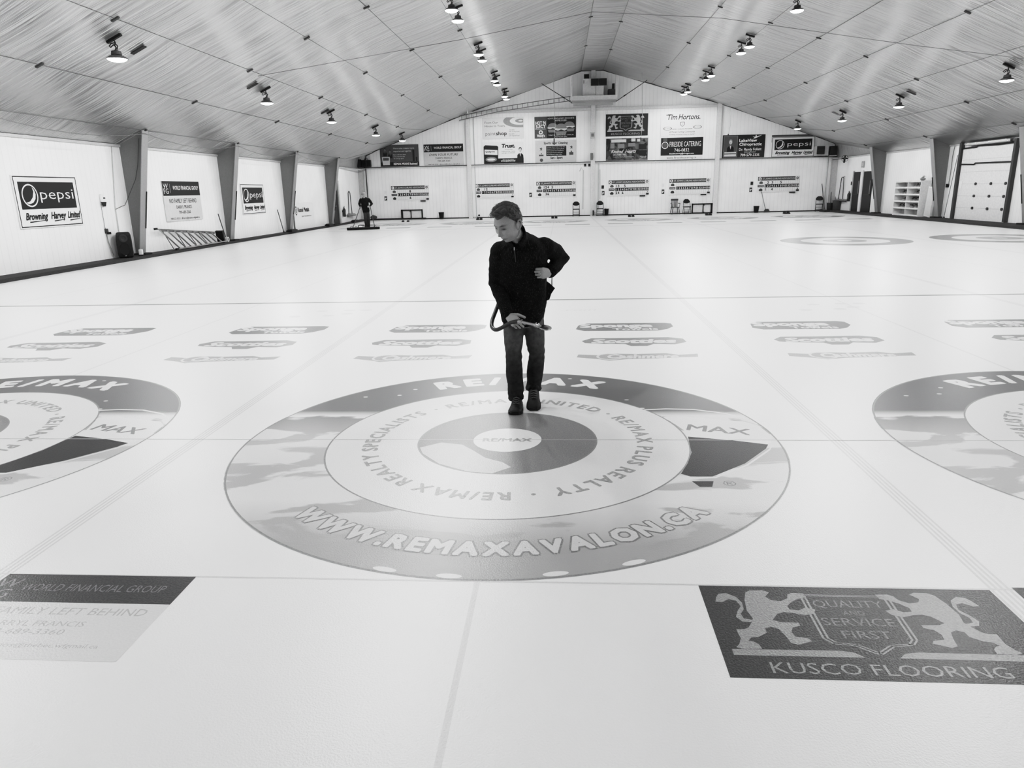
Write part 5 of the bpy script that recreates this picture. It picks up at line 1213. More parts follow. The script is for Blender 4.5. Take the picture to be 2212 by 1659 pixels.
def loft(mb, rings, n=28, mi=0):
    """rings: (centre, right half width, front-back half depth, right vector, forward vector, squareness)"""
    vs, fs = [], []
    for c, a, b, r, f in rings:
        for k in range(n):
            t = 2 * PI * k / n; ct, st = math.cos(t), math.sin(t)
            e = .82
            x = math.copysign(abs(ct) ** e, ct); y = math.copysign(abs(st) ** e, st)
            vs.append(Vector(c) + Vector(r) * (a * x) + Vector(f) * (b * y))
    for i in range(len(rings) - 1):
        for k in range(n):
            k2 = (k + 1) % n; fs.append((i * n + k, i * n + k2, (i + 1) * n + k2, (i + 1) * n + k))
    fs.append(tuple(reversed(range(n)))); fs.append(tuple((len(rings) - 1) * n + k for k in range(n)))
    return mb.add(vs, fs, mi)
def G1(x, c, w): return math.exp(-((x - c) / w) ** 2)
def head_surface(theta, phi):
    """face looks along -y; theta longitude (0 = face), phi latitude"""
    sx, cz = math.sin(theta), math.cos(theta)
    cp, sp = math.cos(phi), math.sin(phi)
    x, y, z = sx * cp, -cz * cp, sp
    front = max(0.0, -y)
    X = .077 * x; Z = .122 * z; Y = (.102 if y > 0 else .098) * y
    if z < 0:
        k = (-z); X *= 1 - .24 * k ** 1.5; Y = Y * (1 - .10 * k) if y < 0 else Y * (1 - .55 * k ** .9)
    if z > .1: Y -= .0; X *= 1 - .03 * z
    # flatten the face and temples
    Y += .010 * front ** 4 * (1 - abs(z)) 
    if y < -.1:
        f = front
        side = abs(X)
        d = 0
        d += .0235 * G1(X, 0, .0135) * G1(Z, -.029, .0125)                   # tip of the nose
        d += .016 * G1(X, 0, .0110) * G1(Z, -.006, .022)                   # bridge
        d += .007 * G1(side, .017, .008) * G1(Z, -.032, .009)              # nostril wings
        d += .010 * G1(Z, .036, .010) * G1(side, .026, .024)               # brow ridge
        d -= .016 * G1(side, .031, .014) * G1(Z, .014, .011)               # eye sockets
        d += .008 * G1(side, .032, .0105) * G1(Z, .013, .0075)             # lids
        d -= .0035 * G1(side, .032, .013) * G1(Z, .0085, .0022)            # lid slit
        d += .007 * G1(side, .043, .017) * G1(Z, -.020, .017)              # cheekbone
        d -= .008 * G1(side, .038, .011) * G1(Z, -.060, .018)              # cheek hollow
        d -= .0065 * G1(side, .025 + max(0, (-.03 - Z)) * .35, .004) * G1(Z, -.048, .016)   # smile fold
        d += .009 * G1(X, 0, .020) * G1(Z, -.060, .008)                    # upper lip
        d -= .007 * G1(X, 0, .023) * G1(Z, -.0685, .0030)                  # mouth line
        d += .009 * G1(X, 0, .018) * G1(Z, -.0765, .0065)                  # lower lip
        d -= .004 * G1(X, 0, .018) * G1(Z, -.087, .005)
        d += .014 * G1(X, 0, .024) * G1(Z, -.103, .012)                    # chin
        Y -= d * min(1, f * 1.6)
    return Vector((X, Y, Z))
def add_head(mb, M, n=120, k=96, hair_push=None):
    vs, fs = [], []
    for i in range(k + 1):
        phi = -PI / 2 + PI * i / k
        for j in range(n): vs.append(M @ head_surface(2 * PI * j / n, phi))
    for i in range(k):
        for j in range(n): fs.append((i * n + j, i * n + (j + 1) % n, (i + 1) * n + (j + 1) % n, (i + 1) * n + j))
    mb.add(vs, fs)
    for s in (-1, 1):       # ears
        E = lambda a, b, c: M @ Vector((s * (.077 + a * 1.15), .012 + b, -.004 + c))
        rim = [E(.000, -.012, -.022), E(.006, -.016, -.004), E(.010, -.012, .018), (E(.014, .002, .031)), E(.017, .018, .026), E(.017, .022, .008), E(.012, .014, -.012), E(.006, .004, -.028), E(.001, -.006, -.034)]
        mb.tube(rim, [.0055, .006, .006, .006, .006, .006, .0065, .008, .007], 8, round_caps=True)
        mb.tube([E(.002, -.008, -.018), E(.007, .004, -.002), E(.009, .008, .014)], [(.010, .004), (.014, .004), (.011, .004)], 8, side=M.to_3x3() @ Vector((0, 1, 0)), round_caps=True)
def hand(mb, wrist, d, back, thumb, S=1.0, curl=(.5, .6, .4), tcurl=(.2, .3, .3), fan=.06, tspread=.6, palm_len=.095, fcurl=None, tdir=None):
    """wrist point, d towards the knuckles, back = outward normal of the back of the hand, thumb = side of the thumb"""
    d = d.normalized(); back = (back - d * back.dot(d)).normalized(); th = (thumb - d * thumb.dot(d) - back * thumb.dot(back)).normalized()
    L = palm_len * S
    loft(mb, [(wrist - d * .03 * S, .027 * S, .021 * S, th, back), (wrist, .028 * S, .021 * S, th, back), (wrist + d * L * .35, .037 * S, .019 * S, th, back), (wrist + d * L * .75, .042 * S, .0165 * S, th, back), (wrist + d * L, .041 * S, .0135 * S, th, back), (wrist + d * (L + .008 * S), .036 * S, .009 * S, th, back)], 20)
    lens = ((.044, .026, .021), (.048, .030, .022), (.045, .028, .021), (.035, .021, .018))
    for i in range(4):
        o = (.0312, .0106, -.0098, -.0292)[i] * S
        a = (1.2, .3, -.6, -1.5)[i] * fan
        dirv = (d * math.cos(a) + th * math.sin(a)).normalized()
        p = wrist + d * (L * (.96, 1.0, .97, .9)[i]) + th * o - back * .002 * S
        pts = [p - d * .02 * S, p]; ang = 0.0; rad = [.0086 * S, .0094 * S]
        c = fcurl[i] if fcurl else curl
        base = (.0084, .0086, .0082, .0074)[i] * S
        for j in range(3):
            ang += c[j]; v = dirv * math.cos(ang) - back * math.sin(ang)
            p = p + v * lens[i][j] * S
            if j < 2: pts.append(p - v * .006 * S); rad.append(base * (1 - .06 * j)); pts.append(p + v * 0); rad.append(base * 1.06 * (1 - .07 * j))
            else: pts.append(p); rad.append(base * .80)
        mb.tube(pts, rad, 12, side=th, round_caps=True)
    # thumb leaves the side of the palm near its base
    p = wrist + d * L * .22 + th * .024 * S - back * .006 * S
    if tdir is None: v = (d * math.cos(tspread) + th * math.sin(tspread) - back * .25).normalized()
    else: v = tdir[0].normalized()
    pts = [p - v * .01 * S, p, p + v * .040 * S]; rad = [.013 * S, .0145 * S, .0118 * S]; p = pts[-1]
    for j, ln in enumerate((.032, .026)):
        if tdir is None: v = (v * math.cos(tcurl[j]) + (d - th * .6).normalized() * math.sin(tcurl[j])).normalized()
        else: v = tdir[j + 1].normalized()
        p = p + v * ln * S; pts.append(p); rad.append((.0108, .0088)[j] * S)
    mb.tube(pts, rad, 12, side=back, round_caps=True)
def skin_mat(name, g):
    m_, nt, b = node_mat(name)
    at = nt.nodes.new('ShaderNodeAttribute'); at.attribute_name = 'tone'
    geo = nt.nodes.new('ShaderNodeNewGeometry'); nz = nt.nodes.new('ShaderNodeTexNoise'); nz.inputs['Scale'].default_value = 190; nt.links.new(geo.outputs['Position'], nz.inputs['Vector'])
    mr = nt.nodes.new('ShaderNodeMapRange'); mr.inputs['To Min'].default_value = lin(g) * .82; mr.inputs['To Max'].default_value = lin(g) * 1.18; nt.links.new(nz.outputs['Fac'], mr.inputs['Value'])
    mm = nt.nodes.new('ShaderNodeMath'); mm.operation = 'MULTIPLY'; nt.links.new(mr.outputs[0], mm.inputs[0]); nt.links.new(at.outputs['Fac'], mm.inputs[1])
    nt.links.new(mm.outputs[0], b.inputs['Base Color']); b.inputs['Roughness'].default_value = .55; b.inputs['Subsurface Weight'].default_value = .0
    bp = nt.nodes.new('ShaderNodeBump'); bp.inputs['Strength'].default_value = .25; bp.inputs['Distance'].default_value = .002; nt.links.new(nz.outputs['Fac'], bp.inputs['Height']); nt.links.new(bp.outputs['Normal'], b.inputs['Normal'])
    return m_
def tone_attr(me, Mi):
    a = me.attributes.new('tone', 'FLOAT', 'POINT'); out = []
    for v in me.vertices:
        p = Mi @ v.co; t = 1.0
        if abs(p.x) < .1 and abs(p.z) < .15 and p.y < .02 and p.length < .2:
            s = abs(p.x)
            t -= .75 * G1(s, .033, .018) * G1(p.z, .035 + .003 * G1(s, .033, .01), .0062)     # eyebrows
            t -= .85 * G1(s, .032, .0150) * G1(p.z, .0085, .0042)                             # lashes, nearly closed lids
            t -= .35 * G1(s, .028, .018) * G1(p.z, .020, .009)
            t -= .65 * G1(p.x, 0, .023) * G1(p.z, -.0685, .0040)
            t -= .14 * G1(p.x, 0, .02) * G1(p.z, -.070, .012)
            t -= .60 * G1(s, .0095, .0045) * G1(p.z, -.040, .0035) * (1 if p.y < -.09 else 0)   # nostrils
            t -= .12 * G1(p.z, -.085, .025)                                                   # shaved jaw
        out.append(max(.08, t))
    a.data.foreach_set('value', out)
def shoe(parent, heel, toe, pitch_up, m_, sole_m, laces=True, W=.052, ankle=None):
    """heel and toe ground points"""
    d = (toe - heel); L = d.length; f = d.normalized(); r = f.cross(Vector((0, 0, 1))).normalized(); u = r.cross(f).normalized()
    if u.z < 0: u = -u
    pr = [(-.00, .030, .062), (.03, .036, .078), (.09, .038, .088), (.13, .039, .084), (.17, .043, .066), (.21, .048, .052), (.25, .049, .044), (.275, .042, .036), (.295, .024, .026)]
    k = L / .295; n = 16
    def section(t, w, h, z0):
        c = heel + f * t * k; out = []
        for q in range(n + 1):
            a = PI * q / n; out.append(c + r * (w * W / .052 * math.cos(a)) + u * (z0 + (h - z0) * math.sin(a) ** .75))
        return out
    vs, fs = [], []
    for t, w, h in pr: vs += section(t, w, h, .018)
    N = n + 1
    for i in range(len(pr) - 1):
        for q in range(n): fs.append((i * N + q, i * N + q + 1, (i + 1) * N + q + 1, (i + 1) * N + q))
        fs.append((i * N + n, i * N, (i + 1) * N, (i + 1) * N + n))
    fs.append(tuple(reversed(range(N)))); fs.append(tuple((len(pr) - 1) * N + q for q in range(N)))
    o = MB().add(vs, fs).build('shoe', m_, parent, smooth=True)
    if ankle is not None: 
        mb = MB().tube([heel + f * .07 * k + u * .06, ankle], [.043, .042], 16); mb.build('shoe_collar', m_, o, smooth=True)
    vs, fs = [], []
    for t, w, h in pr:
        c = heel + f * t * k
        for zz in (.003, .022): vs += [c - r * (w * W / .052 + .004) + u * zz, c + r * (w * W / .052 + .004) + u * zz]
    for i in range(len(pr) - 1):
        a, b = i * 4, (i + 1) * 4; fs += [(a, a + 1, b + 1, b), (a + 2, b + 2, b + 3, a + 3), (a, b, b + 2, a + 2), (a + 1, a + 3, b + 3, b + 1)]
    fs += [(0, 2, 3, 1), (len(vs) - 4, len(vs) - 3, len(vs) - 1, len(vs) - 2)]
    MB().add(vs, fs).build('shoe_sole', sole_m, o)
    if laces:
        mb = MB()
        for i, (t, h) in enumerate(((.125, .090), (.148, .080), (.168, .071), (.188, .063))):
            c = heel + f * t * k + u * h
            mb.tube([c - r * .024 - u * .006, c + u * .003, c + r * .024 - u * .006], .0035, 6)
        mb.build('shoe_laces', mat('lace_grey', 120, .6), o)
    return o
def fabric(name, g, fleck=0.0, stretch=(40, 40, 9), rough=.85, fade=None):
    m_, nt, b = node_mat(name)
    geo = nt.nodes.new('ShaderNodeNewGeometry')
    nz = nt.nodes.new('ShaderNodeTexNoise'); nz.inputs['Scale'].default_value = 26; nz.inputs['Detail'].default_value = 4; nt.links.new(geo.outputs['Position'], nz.inputs['Vector'])
    mr = nt.nodes.new('ShaderNodeMapRange'); mr.inputs['From Min'].default_value = .3; mr.inputs['From Max'].default_value = .7
    mr.inputs['To Min'].default_value = lin(g) * .7; mr.inputs['To Max'].default_value = lin(g) * 1.35; nt.links.new(nz.outputs['Fac'], mr.inputs['Value'])
    last = mr.outputs[0]
    if fleck:
        mp = nt.nodes.new('ShaderNodeMapping'); mp.inputs['Scale'].default_value = stretch; mp.inputs['Rotation'].default_value = (0, -.35, 0); nt.links.new(geo.outputs['Position'], mp.inputs['Vector'])
        n2 = nt.nodes.new('ShaderNodeTexNoise'); n2.inputs['Scale'].default_value = 4.5; n2.inputs['Detail'].default_value = 2; nt.links.new(mp.outputs['Vector'], n2.inputs['Vector'])
        cr = nt.nodes.new('ShaderNodeValToRGB'); e = cr.color_ramp.elements; e[0].position = .585; e[0].color = (0, 0, 0, 1); e[1].position = .74; e[1].color = (fleck,) * 3 + (1,)
        nt.links.new(n2.outputs['Fac'], cr.inputs['Fac'])
        ad = nt.nodes.new('ShaderNodeMath'); ad.operation = 'ADD'; nt.links.new(last, ad.inputs[0]); nt.links.new(cr.outputs['Color'], ad.inputs[1]); last = ad.outputs[0]
    if fade:     # worn denim: paler on the thighs
        sx = nt.nodes.new('ShaderNodeSeparateXYZ'); nt.links.new(geo.outputs['Position'], sx.inputs['Vector'])
        fr = nt.nodes.new('ShaderNodeMapRange'); fr.inputs['From Min'].default_value = fade[0]; fr.inputs['From Max'].default_value = fade[1]; fr.inputs['To Min'].default_value = fade[2]; fr.inputs['To Max'].default_value = fade[3]; nt.links.new(sx.outputs['Z'], fr.inputs['Value'])
        mm = nt.nodes.new('ShaderNodeMath'); mm.operation = 'MULTIPLY'; nt.links.new(last, mm.inputs[0]); nt.links.new(fr.outputs[0], mm.inputs[1]); last = mm.outputs[0]
    nt.links.new(last, b.inputs['Base Color']); b.inputs['Roughness'].default_value = rough; b.inputs['Specular IOR Level'].default_value = .2
    bp = nt.nodes.new('ShaderNodeBump'); bp.inputs['Strength'].default_value = .5; bp.inputs['Distance'].default_value = .004; nt.links.new(nz.outputs['Fac'], bp.inputs['Height']); nt.links.new(bp.outputs['Normal'], b.inputs['Normal'])
    return m_
def wrinkle(scale, amp, stretch=(1, 1, 1)):
    def fn(co, nr):
        q = Vector((co.x * stretch[0], co.y * stretch[1], co.z * stretch[2])) * scale
        w = noise.noise(q) + .5 * noise.noise(q * 2.1 + Vector((5, 1, 2)))
        return nr * (amp * w)
    return fn
HT = [(-.2, .086), (-.045, .084), (-.030, .068), (-.012, .044), (.004, .028), (.018, -.008), (.034, -.048), (.05, -.062), (.2, -.066)]
def hair_field(p):
    """how far inside the hairline a point of the head lies (head space, y < 0 is the face)"""
    s = abs(p.x)
    for (y0, t0), (y1, t1) in zip(HT, HT[1:]):
        if y0 <= p.y <= y1: thr = t0 + (t1 - t0) * (p.y - y0) / (y1 - y0); break
    if p.y < -.03: thr += .010 * G1(s, .050, .016) - .006 * G1(s, 0, .02)
    return p.z - thr
def comb(p, q):
    if p.y < -.01 and p.z > .05: d = Vector((-.75, -.55, .25))
    elif abs(p.x) > .035 and p.z < .09 and p.y < .05: d = Vector((0, 1.0, -.35))
    elif p.z > .06: d = Vector((-.35 if p.x < .02 else .5, .2 if p.y > .04 else -.4, .1))
    else: d = Vector((0, .3, -1))
    d = d - q * d.dot(q)
    return d.normalized() if d.length > 1e-4 else Vector((0, 0, 1))
def hair_obj(M, parent, m_, seed=3, tufts=1900, thick=.018):
    rnd = random.Random(seed)
    n, k = 260, 190; vs, ins, tone = [], [], []
    for i in range(k + 1):
        phi = -PI / 2 + PI * i / k
        for j in range(n):
            p = head_surface(2 * PI * j / n, phi); f = hair_field(p); q = p.normalized()
            if f < -.004: vs.append(M @ (p - q * .012)); ins.append(False); tone.append(1); continue
            e = min(1, max(0, (f + .004) / .022)); e = e * e * (3 - 2 * e)
            wv = Vector((.012 * noise.noise(p * 22), .012 * noise.noise(p * 22 + Vector((9, 0, 0))), .012 * noise.noise(p * 22 + Vector((0, 9, 0)))))
            c = p + wv
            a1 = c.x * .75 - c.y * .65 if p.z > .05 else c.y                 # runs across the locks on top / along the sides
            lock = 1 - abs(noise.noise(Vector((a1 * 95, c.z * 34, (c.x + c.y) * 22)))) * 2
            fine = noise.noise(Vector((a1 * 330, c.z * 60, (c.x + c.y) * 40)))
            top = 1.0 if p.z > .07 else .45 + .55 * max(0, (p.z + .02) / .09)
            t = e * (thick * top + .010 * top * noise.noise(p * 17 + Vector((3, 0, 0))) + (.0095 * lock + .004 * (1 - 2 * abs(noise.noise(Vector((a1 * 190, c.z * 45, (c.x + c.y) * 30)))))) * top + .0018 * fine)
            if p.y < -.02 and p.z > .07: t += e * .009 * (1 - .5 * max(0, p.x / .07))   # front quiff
            vs.append(M @ (p + q * max(.0006, t))); ins.append(True); tone.append(max(.35, .75 + .55 * lock * .6 + .5 * fine))  # shading painted into the hair colour: lock ridges paler, grooves darker
    fs = []
    for i in range(k):
        for j in range(n):
            f = (i * n + j, i * n + (j + 1) % n, (i + 1) * n + (j + 1) % n, (i + 1) * n + j)
            if sum(ins[q] for q in f) >= 3: fs.append(f)
    mb = MB().add(vs, fs)
    for _ in range(tufts):
        for _try in range(60):
            p = head_surface(rnd.uniform(0, 2 * PI), math.asin(rnd.uniform(-.3, 1)))
            if hair_field(p) > .004: break
        else: continue
        q = p.normalized(); d = comb(p, q); side = q.cross(d); top = p.z > .06
        d = (d + side * rnd.uniform(-.5, .5)).normalized()
        fly = _ % 7 == 0; L = rnd.uniform(.022, .042) * (1 if top else .55); w = rnd.uniform(.0008, .0017); bend = rnd.uniform(-1, 1)
        base = p + q * (thick * (1.12 if top else .55)); pts = []
        for t in (0, .25, .5, .75, 1):
            pts.append(M @ (base + d * (L * t) + q * ((.012 if fly else .005 if top else .0025) * math.sin(PI * .8 * t) - (.05 if fly else 5.0 * L) * L * t * t) + side * (bend * .008 * t * t)))
        mb.tube(pts, [(w, w * .6)] * 3 + [(w * .6, w * .4), (w * .1, w * .1)], 5, side=M.to_3x3() @ side)
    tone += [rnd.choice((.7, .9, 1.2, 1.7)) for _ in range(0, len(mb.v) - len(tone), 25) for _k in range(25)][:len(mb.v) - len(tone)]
    o = mb.build('hair', m_, parent, smooth=True)
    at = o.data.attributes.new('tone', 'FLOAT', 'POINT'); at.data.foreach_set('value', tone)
    return o
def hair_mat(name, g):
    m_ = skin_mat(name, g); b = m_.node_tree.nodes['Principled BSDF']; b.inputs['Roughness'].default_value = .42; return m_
UP = Vector((0, 0, 1))
# ---------------------------------------------------------------- the man with the hose
def P(px, py, Y): return onY(px, py, Y)
HC = P(1096, 484, .40)
RH = Matrix.Rotation(math.radians(-38), 4, 'Z') @ Matrix.Rotation(math.radians(28), 4, 'X') @ Matrix.Rotation(math.radians(4), 4, 'Y')
MH = Matrix.Translation(HC) @ RH @ Matrix.Scale(1.04, 4)
J = dict(pel=P(1131, 676, .88), waist=P(1128, 625, .82), chest=P(1127, 570, .71), uch=P(1127, 537, .64), neck=P(1121, 514, .56),
         shR=P(1080, 545, .63), elR=P(1072, 612, .74), wrR=P(1098, 682, .545), shL=P(1180, 536, .68), elL=P(1214, 557, .86), wrL=P(1187, 590, .64),
         hipR=P(1110, 690, .86), knR=P(1109, 772, .74), anR=P(1115, 856, .785), hipL=P(1152, 690, .90), knL=P(1159, 770, .82), anL=P(1153, 834, .91))
lean = (J['uch'] - J['pel']).normalized()
fw = Vector((0, -1, 0)); fw = (fw - lean * fw.dot(lean)).normalized(); rt = Vector((1, 0, 0))
body = MB()
add_head(body, MH)
hb = MH @ Vector((0, .025, -.075))
body.tube([J['neck'] + Vector((.0, .06, -.06)), J['neck'] + Vector((0, .02, 0)), hb], [.062, .056, .054], 18)
loft(body, [(J['pel'] - UP * .06, .14, .10, rt, fw), (J['pel'], .15, .11, rt, fw), (J['waist'], .15, .11, rt, fw), (J['chest'], .15, .11, rt, fw), (J['uch'], .13, .09, rt, fw), (J['neck'], .05, .05, rt, fw)])
body.tube([J['shR'], J['elR'], J['wrR']], [.045, .036, .026], 14, round_caps=True); body.tube([J['shL'], J['elL'], J['wrL']], [.045, .036, .026], 14, round_caps=True)
for h_, k_, a_ in (('hipR', 'knR', 'anR'), ('hipL', 'knL', 'anL')): body.tube([J[h_], J[k_], J[a_]], [.065, .048, .032], 14, round_caps=True)
# his right hand (image left) closed on the wand, back of the hand to the viewer
dR = (P(1122, 703, .455) - J['wrR']).normalized()
hand(body, J['wrR'], dR, Vector((-.15, -.95, .35)), Vector((.55, 0, .85)), 1.0, fcurl=((.75, .9, .5), (.85, .95, .5), (.95, 1.0, .5), (1.05, 1.0, .5)), fan=.05, tdir=(Vector((.75, -.25, .10)), Vector((.8, -.25, -.25)), Vector((.85, -.1, -.35))))
# his left fist (image right) in front of the belly
dL = (P(1163, 590, .55) - J['wrL']).normalized()
hand(body, J['wrL'] + dL * .01, (P(1168, 590, .55) - J['wrL']), Vector((.42, -.9, .12)), Vector((-.2, 0, 1)), 1.0, fcurl=((1.1, 1.5, .9), (1.1, 1.5, .9), (1.1, 1.5, .9), (1.05, 1.5, .9)), fan=.02, palm_len=.08, tdir=(Vector((-.7, .45, .15)), Vector((-.8, .55, -.2)), Vector((-.6, .6, -.4))))
SKIN = skin_mat('skin_tone', 172)
PERSON = remesh(body, 'person', SKIN, .0025, 1)
tone_attr(PERSON.data, MH.inverted())
tag(PERSON, 'man in dark pullover and jeans leaning forward on the ice holding a hose', 'person')
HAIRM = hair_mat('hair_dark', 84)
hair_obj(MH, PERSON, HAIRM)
MB().tube([P(1167.5, 591, .538) + Vector((math.cos(a) * .0, 0, 0)) + Vector((.004 * math.cos(a), -.0098 * math.cos(a), .0115 * math.sin(a))) for a in [2 * PI * k / 14 for k in range(15)]], .0016, 6).build('finger_ring', CHROME, PERSON)
# pullover
sw = MB()
loft(sw, [(J['pel'] + Vector((-.015, -.02, -.035)), .160, .135, rt, fw), (J['pel'] + Vector((-.005, -.01, .03)), .178, .142, rt, fw), (J['pel'].lerp(J['waist'], .6), .186, .148, rt, fw), (J['waist'].lerp(J['chest'], .4), .186, .150, rt, fw), (J['chest'], .190, .146, rt, fw), (J['chest'].lerp(J['uch'], .7), .19, .135, rt, fw), (J['uch'] + lean * .035, .165, .115, rt, fw), (J['uch'] + lean * .075, .11, .09, rt, fw), (J['neck'] + lean * .02 + Vector((0, .02, 0)), .07, .072, rt, fw)], 36)
sw.ball(J['shR'] + Vector((.005, .01, 0)), .078); sw.ball(J['shL'] + Vector((-.02, .0, -.008)), .076)
sw.tube([J['shR'] + Vector((.03, .02, .01)), J['shR'], J['shR'].lerp(J['elR'], .5) + Vector((-.004, 0, 0)), J['elR'], J['elR'].lerp(J['wrR'], .5), J['wrR'] - (J['wrR'] - J['elR']).normalized() * .02], [.072, .074, .066, .060, .052, .043], 18, round_caps=True)
sw.tube([J['shL'] + Vector((-.03, -.01, .01)), J['shL'], J['shL'].lerp(J['elL'], .5) + Vector((.008, 0, .008)), J['elL'], J['elL'].lerp(J['wrL'], .5), J['wrL'] - (J['wrL'] - J['elL']).normalized() * .02], [.070, .072, .068, .062, .054, .044], 18, round_caps=True)
SWM = fabric('dark_knit', 20, .07, (56, 56, 6))
sweater = remesh(sw, 'pullover', SWM, .0075, 5, PERSON, wrinkle(11, .007, (1, 1, 1.5)))
fl = [P(1172, 600, .80), P(1187, 611, .82), P(1199, 622, .84), P(1191, 634, .82), P(1187, 646, .80), P(1172, 654, .78)]
mb = MB(); n_ = len(fl); mb.add([q + Vector((0, -.012, 0)) for q in fl] + [q + Vector((-.01, .03, 0)) for q in fl], [tuple(range(n_)), tuple(reversed(range(n_, 2 * n_)))] + [(i, i + n_, (i + 1) % n_ + n_, (i + 1) % n_) for i in range(n_)])
mb.build('hem_flap', SWM, sweater)
# standing collar, open to the front
cb = J['neck'] + Vector((0, .045, -.035)); ct = hb + Vector((.012, .02, -.005)); ca = (ct - cb).normalized()
c1 = ca.cross(Vector((1, 0, 0))).normalized(); c0 = c1.cross(ca).normalized()
vs, fs = [], []; n = 30
for t, ra in ((0, .085), (.35, .077), (.7, .074), (1.0, .077)):
    for off in (0, .006):
        for k in range(n):
            a = -PI * .5 + .30 + (2 * PI - .60) * k / (n - 1)
            a = PI / 2 + (a + PI / 2) - PI  # gap faces the front
            dirv = c0 * math.cos(a) + c1 * math.sin(a)
            drop = .028 * max(0, dirv.dot(Vector((0, -1, 0)))) * t
            vs.append(cb + (ct - cb) * t + dirv * (ra - off) - ca * drop)
for i in range(3):
    for k in range(n - 1):
        a, b = i * 2 * n + k, (i + 1) * 2 * n + k
        fs += [(a, a + 1, b + 1, b), (a + n, b + n, b + n + 1, a + n + 1)]
for k in range(n - 1): a = 6 * n + k; fs.append((a, a + 1, a + n + 1, a + n))
MB().add(vs, fs).build('pullover_collar', SWM, sweater, smooth=True)
z0, z1 = P(1111, 534, .495), P(1114, 566, .54)
MB().tube([z0, z1], .0035, 6).build('pullover_zip', DGREY, sweater); MB().box(z0 + Vector((0, -.006, -.01)), (.008, .006, .022)).build('zip_pull', ALU, sweater)
for s_, (e_, w_2, r_) in enumerate((('elR', 'wrR', .046), ('elL', 'wrL', .047))):
    d_ = (J[w_2] - J[e_]).normalized(); MB().tube([J[w_2] - d_ * .055, J[w_2] - d_ * .012], [r_, r_ - .004], 20).build('pullover_cuff', SWM, sweater, smooth=True)
# jeans
jn = MB()
loft(jn, [(J['pel'] + UP * .07, .158, .118, rt, Vector((0, -1, 0))), (J['pel'], .165, .125, rt, Vector((0, -1, 0))), (J['pel'] - UP * .06, .160, .118, rt, Vector((0, -1, 0))), (J['pel'] - UP * .10, .140, .100, rt, Vector((0, -1, 0)))])
for sd, h_, k_, a_, hem in ((-1, 'hipR', 'knR', 'anR', .064), (1, 'hipL', 'knL', 'anL', .064)):
    a, b, c = J[h_], J[k_], J[a_]
    dn_ = (c - b).normalized()
    jn.tube([a + UP * .03, a.lerp(b, .25), a.lerp(b, .65), b + UP * .04, b - UP * .02, b.lerp(c, .35), b.lerp(c, .75), c - dn_ * .02, c + dn_ * .025], [.084, .083, .073, .064, .063, .067, .062, .060, hem], 20)
JM = fabric('worn_denim', 96, .0, fade=(.30, .75, .30, 1.45))
jeans = remesh(jn, 'jeans', JM, .0075, 4, PERSON, lambda co, nr: nr * (.004 * noise.noise(Vector((co.x * 12, co.y * 12, co.z * 14))) + .010 * noise.noise(Vector((co.x * 11, co.y * 11, co.z * 30))) * (G1(co.z, .43, .07) + G1(co.z, .12, .06) + .6 * G1(co.z, .68, .05))))
SHOEM = mat('shoe_leather', 14, .62, scale=60, bump=.3); SOLE = mat('shoe_sole', 20, .6)
shoe(PERSON, Vector((.022, .845, .0)), Vector((.018, .548, .0)), 0, SHOEM, SOLE, True, .056, J['anR'] + UP * .03)
shoe(PERSON, Vector((.150, .905, .075)), Vector((.158, .640, .004)), 0, mat('shoe_leather_b', 20, .65, scale=60, bump=.3), SOLE, True, .056, J['anL'] + UP * .02)
# hose, wand and sprinkler head
t = thing('hose', 'dark rubber hose with metal wand and flat sprinkler head held by the leaning man', 'hose')
path = [(1120, 694, .452), (1105, 697, .49), (1091, 704, .515), (1076, 711.5, .55), (1067, 711, .60), (1062, 703, .66), (1064, 690, .74), (1070, 674, .82), (1077, 656, .90), (1090, 630, 1.0), (1120, 606, 1.06), (1150, 602, 1.05), (1170, 608, 1.0)]
pts = [P(*q) for q in path]
fine = []
for i in range(len(pts) - 1):
    p0 = pts[max(0, i - 1)]; p1 = pts[i]; p2 = pts[i + 1]; p3 = pts[min(len(pts) - 1, i + 2)]
    for k in range(6):
        u = k / 6; fine.append(.5 * ((2 * p1) + (p2 - p0) * u + (2 * p0 - 5 * p1 + 4 * p2 - p3) * u * u + (3 * p1 - p0 - 3 * p2 + p3) * u ** 3))
fine.append(pts[-1])
MB().tube(fine, .0155, 14, round_caps=True).build('rubber_tube', mat('hose_rubber', 58, .38), t, smooth=True)
MB().tube([P(1192.5, 598, .97), P(1192, 616, .97), P(1186, 634, .98)], .006, 8).build('hose_strap', LGREY, t, smooth=True)
wa, wb = P(1119, 693.5, .452), P(1157, 702, .42)
MB().tube([wa, wa.lerp(wb, .2)], .0185, 14).tube([wa.lerp(wb, .2), wb], .0115, 14).build('metal_wand', CHROME, t, smooth=True, auto=.6)
wd = (wb - wa).normalized()
MB().tube([wb - wd * .012, wb, wb + wd * .006, wb + wd * .018, wb + wd * .03], [.013, .019, .016, .018, .012], 16).build('wand_coupling', CHROME, t, smooth=True, auto=.6)
sc_ = P(1178, 707.5, .41)
MB().tube([wb + wd * .02, sc_ + Vector((-.03, 0, .006))], [.008, .009], 12).build('spray_neck', CHROME, t, smooth=True)
MB().lathe([(0, .010), (.02, .010), (.044, .004), (.047, 0), (.045, -.006), (0, -.008)], 32, sc_, M=Matrix.Rotation(.12, 4, 'Y') @ Matrix.Rotation(.16, 4, 'X')).build('sprinkler_head', CHROME, t, smooth=True, auto=.6)

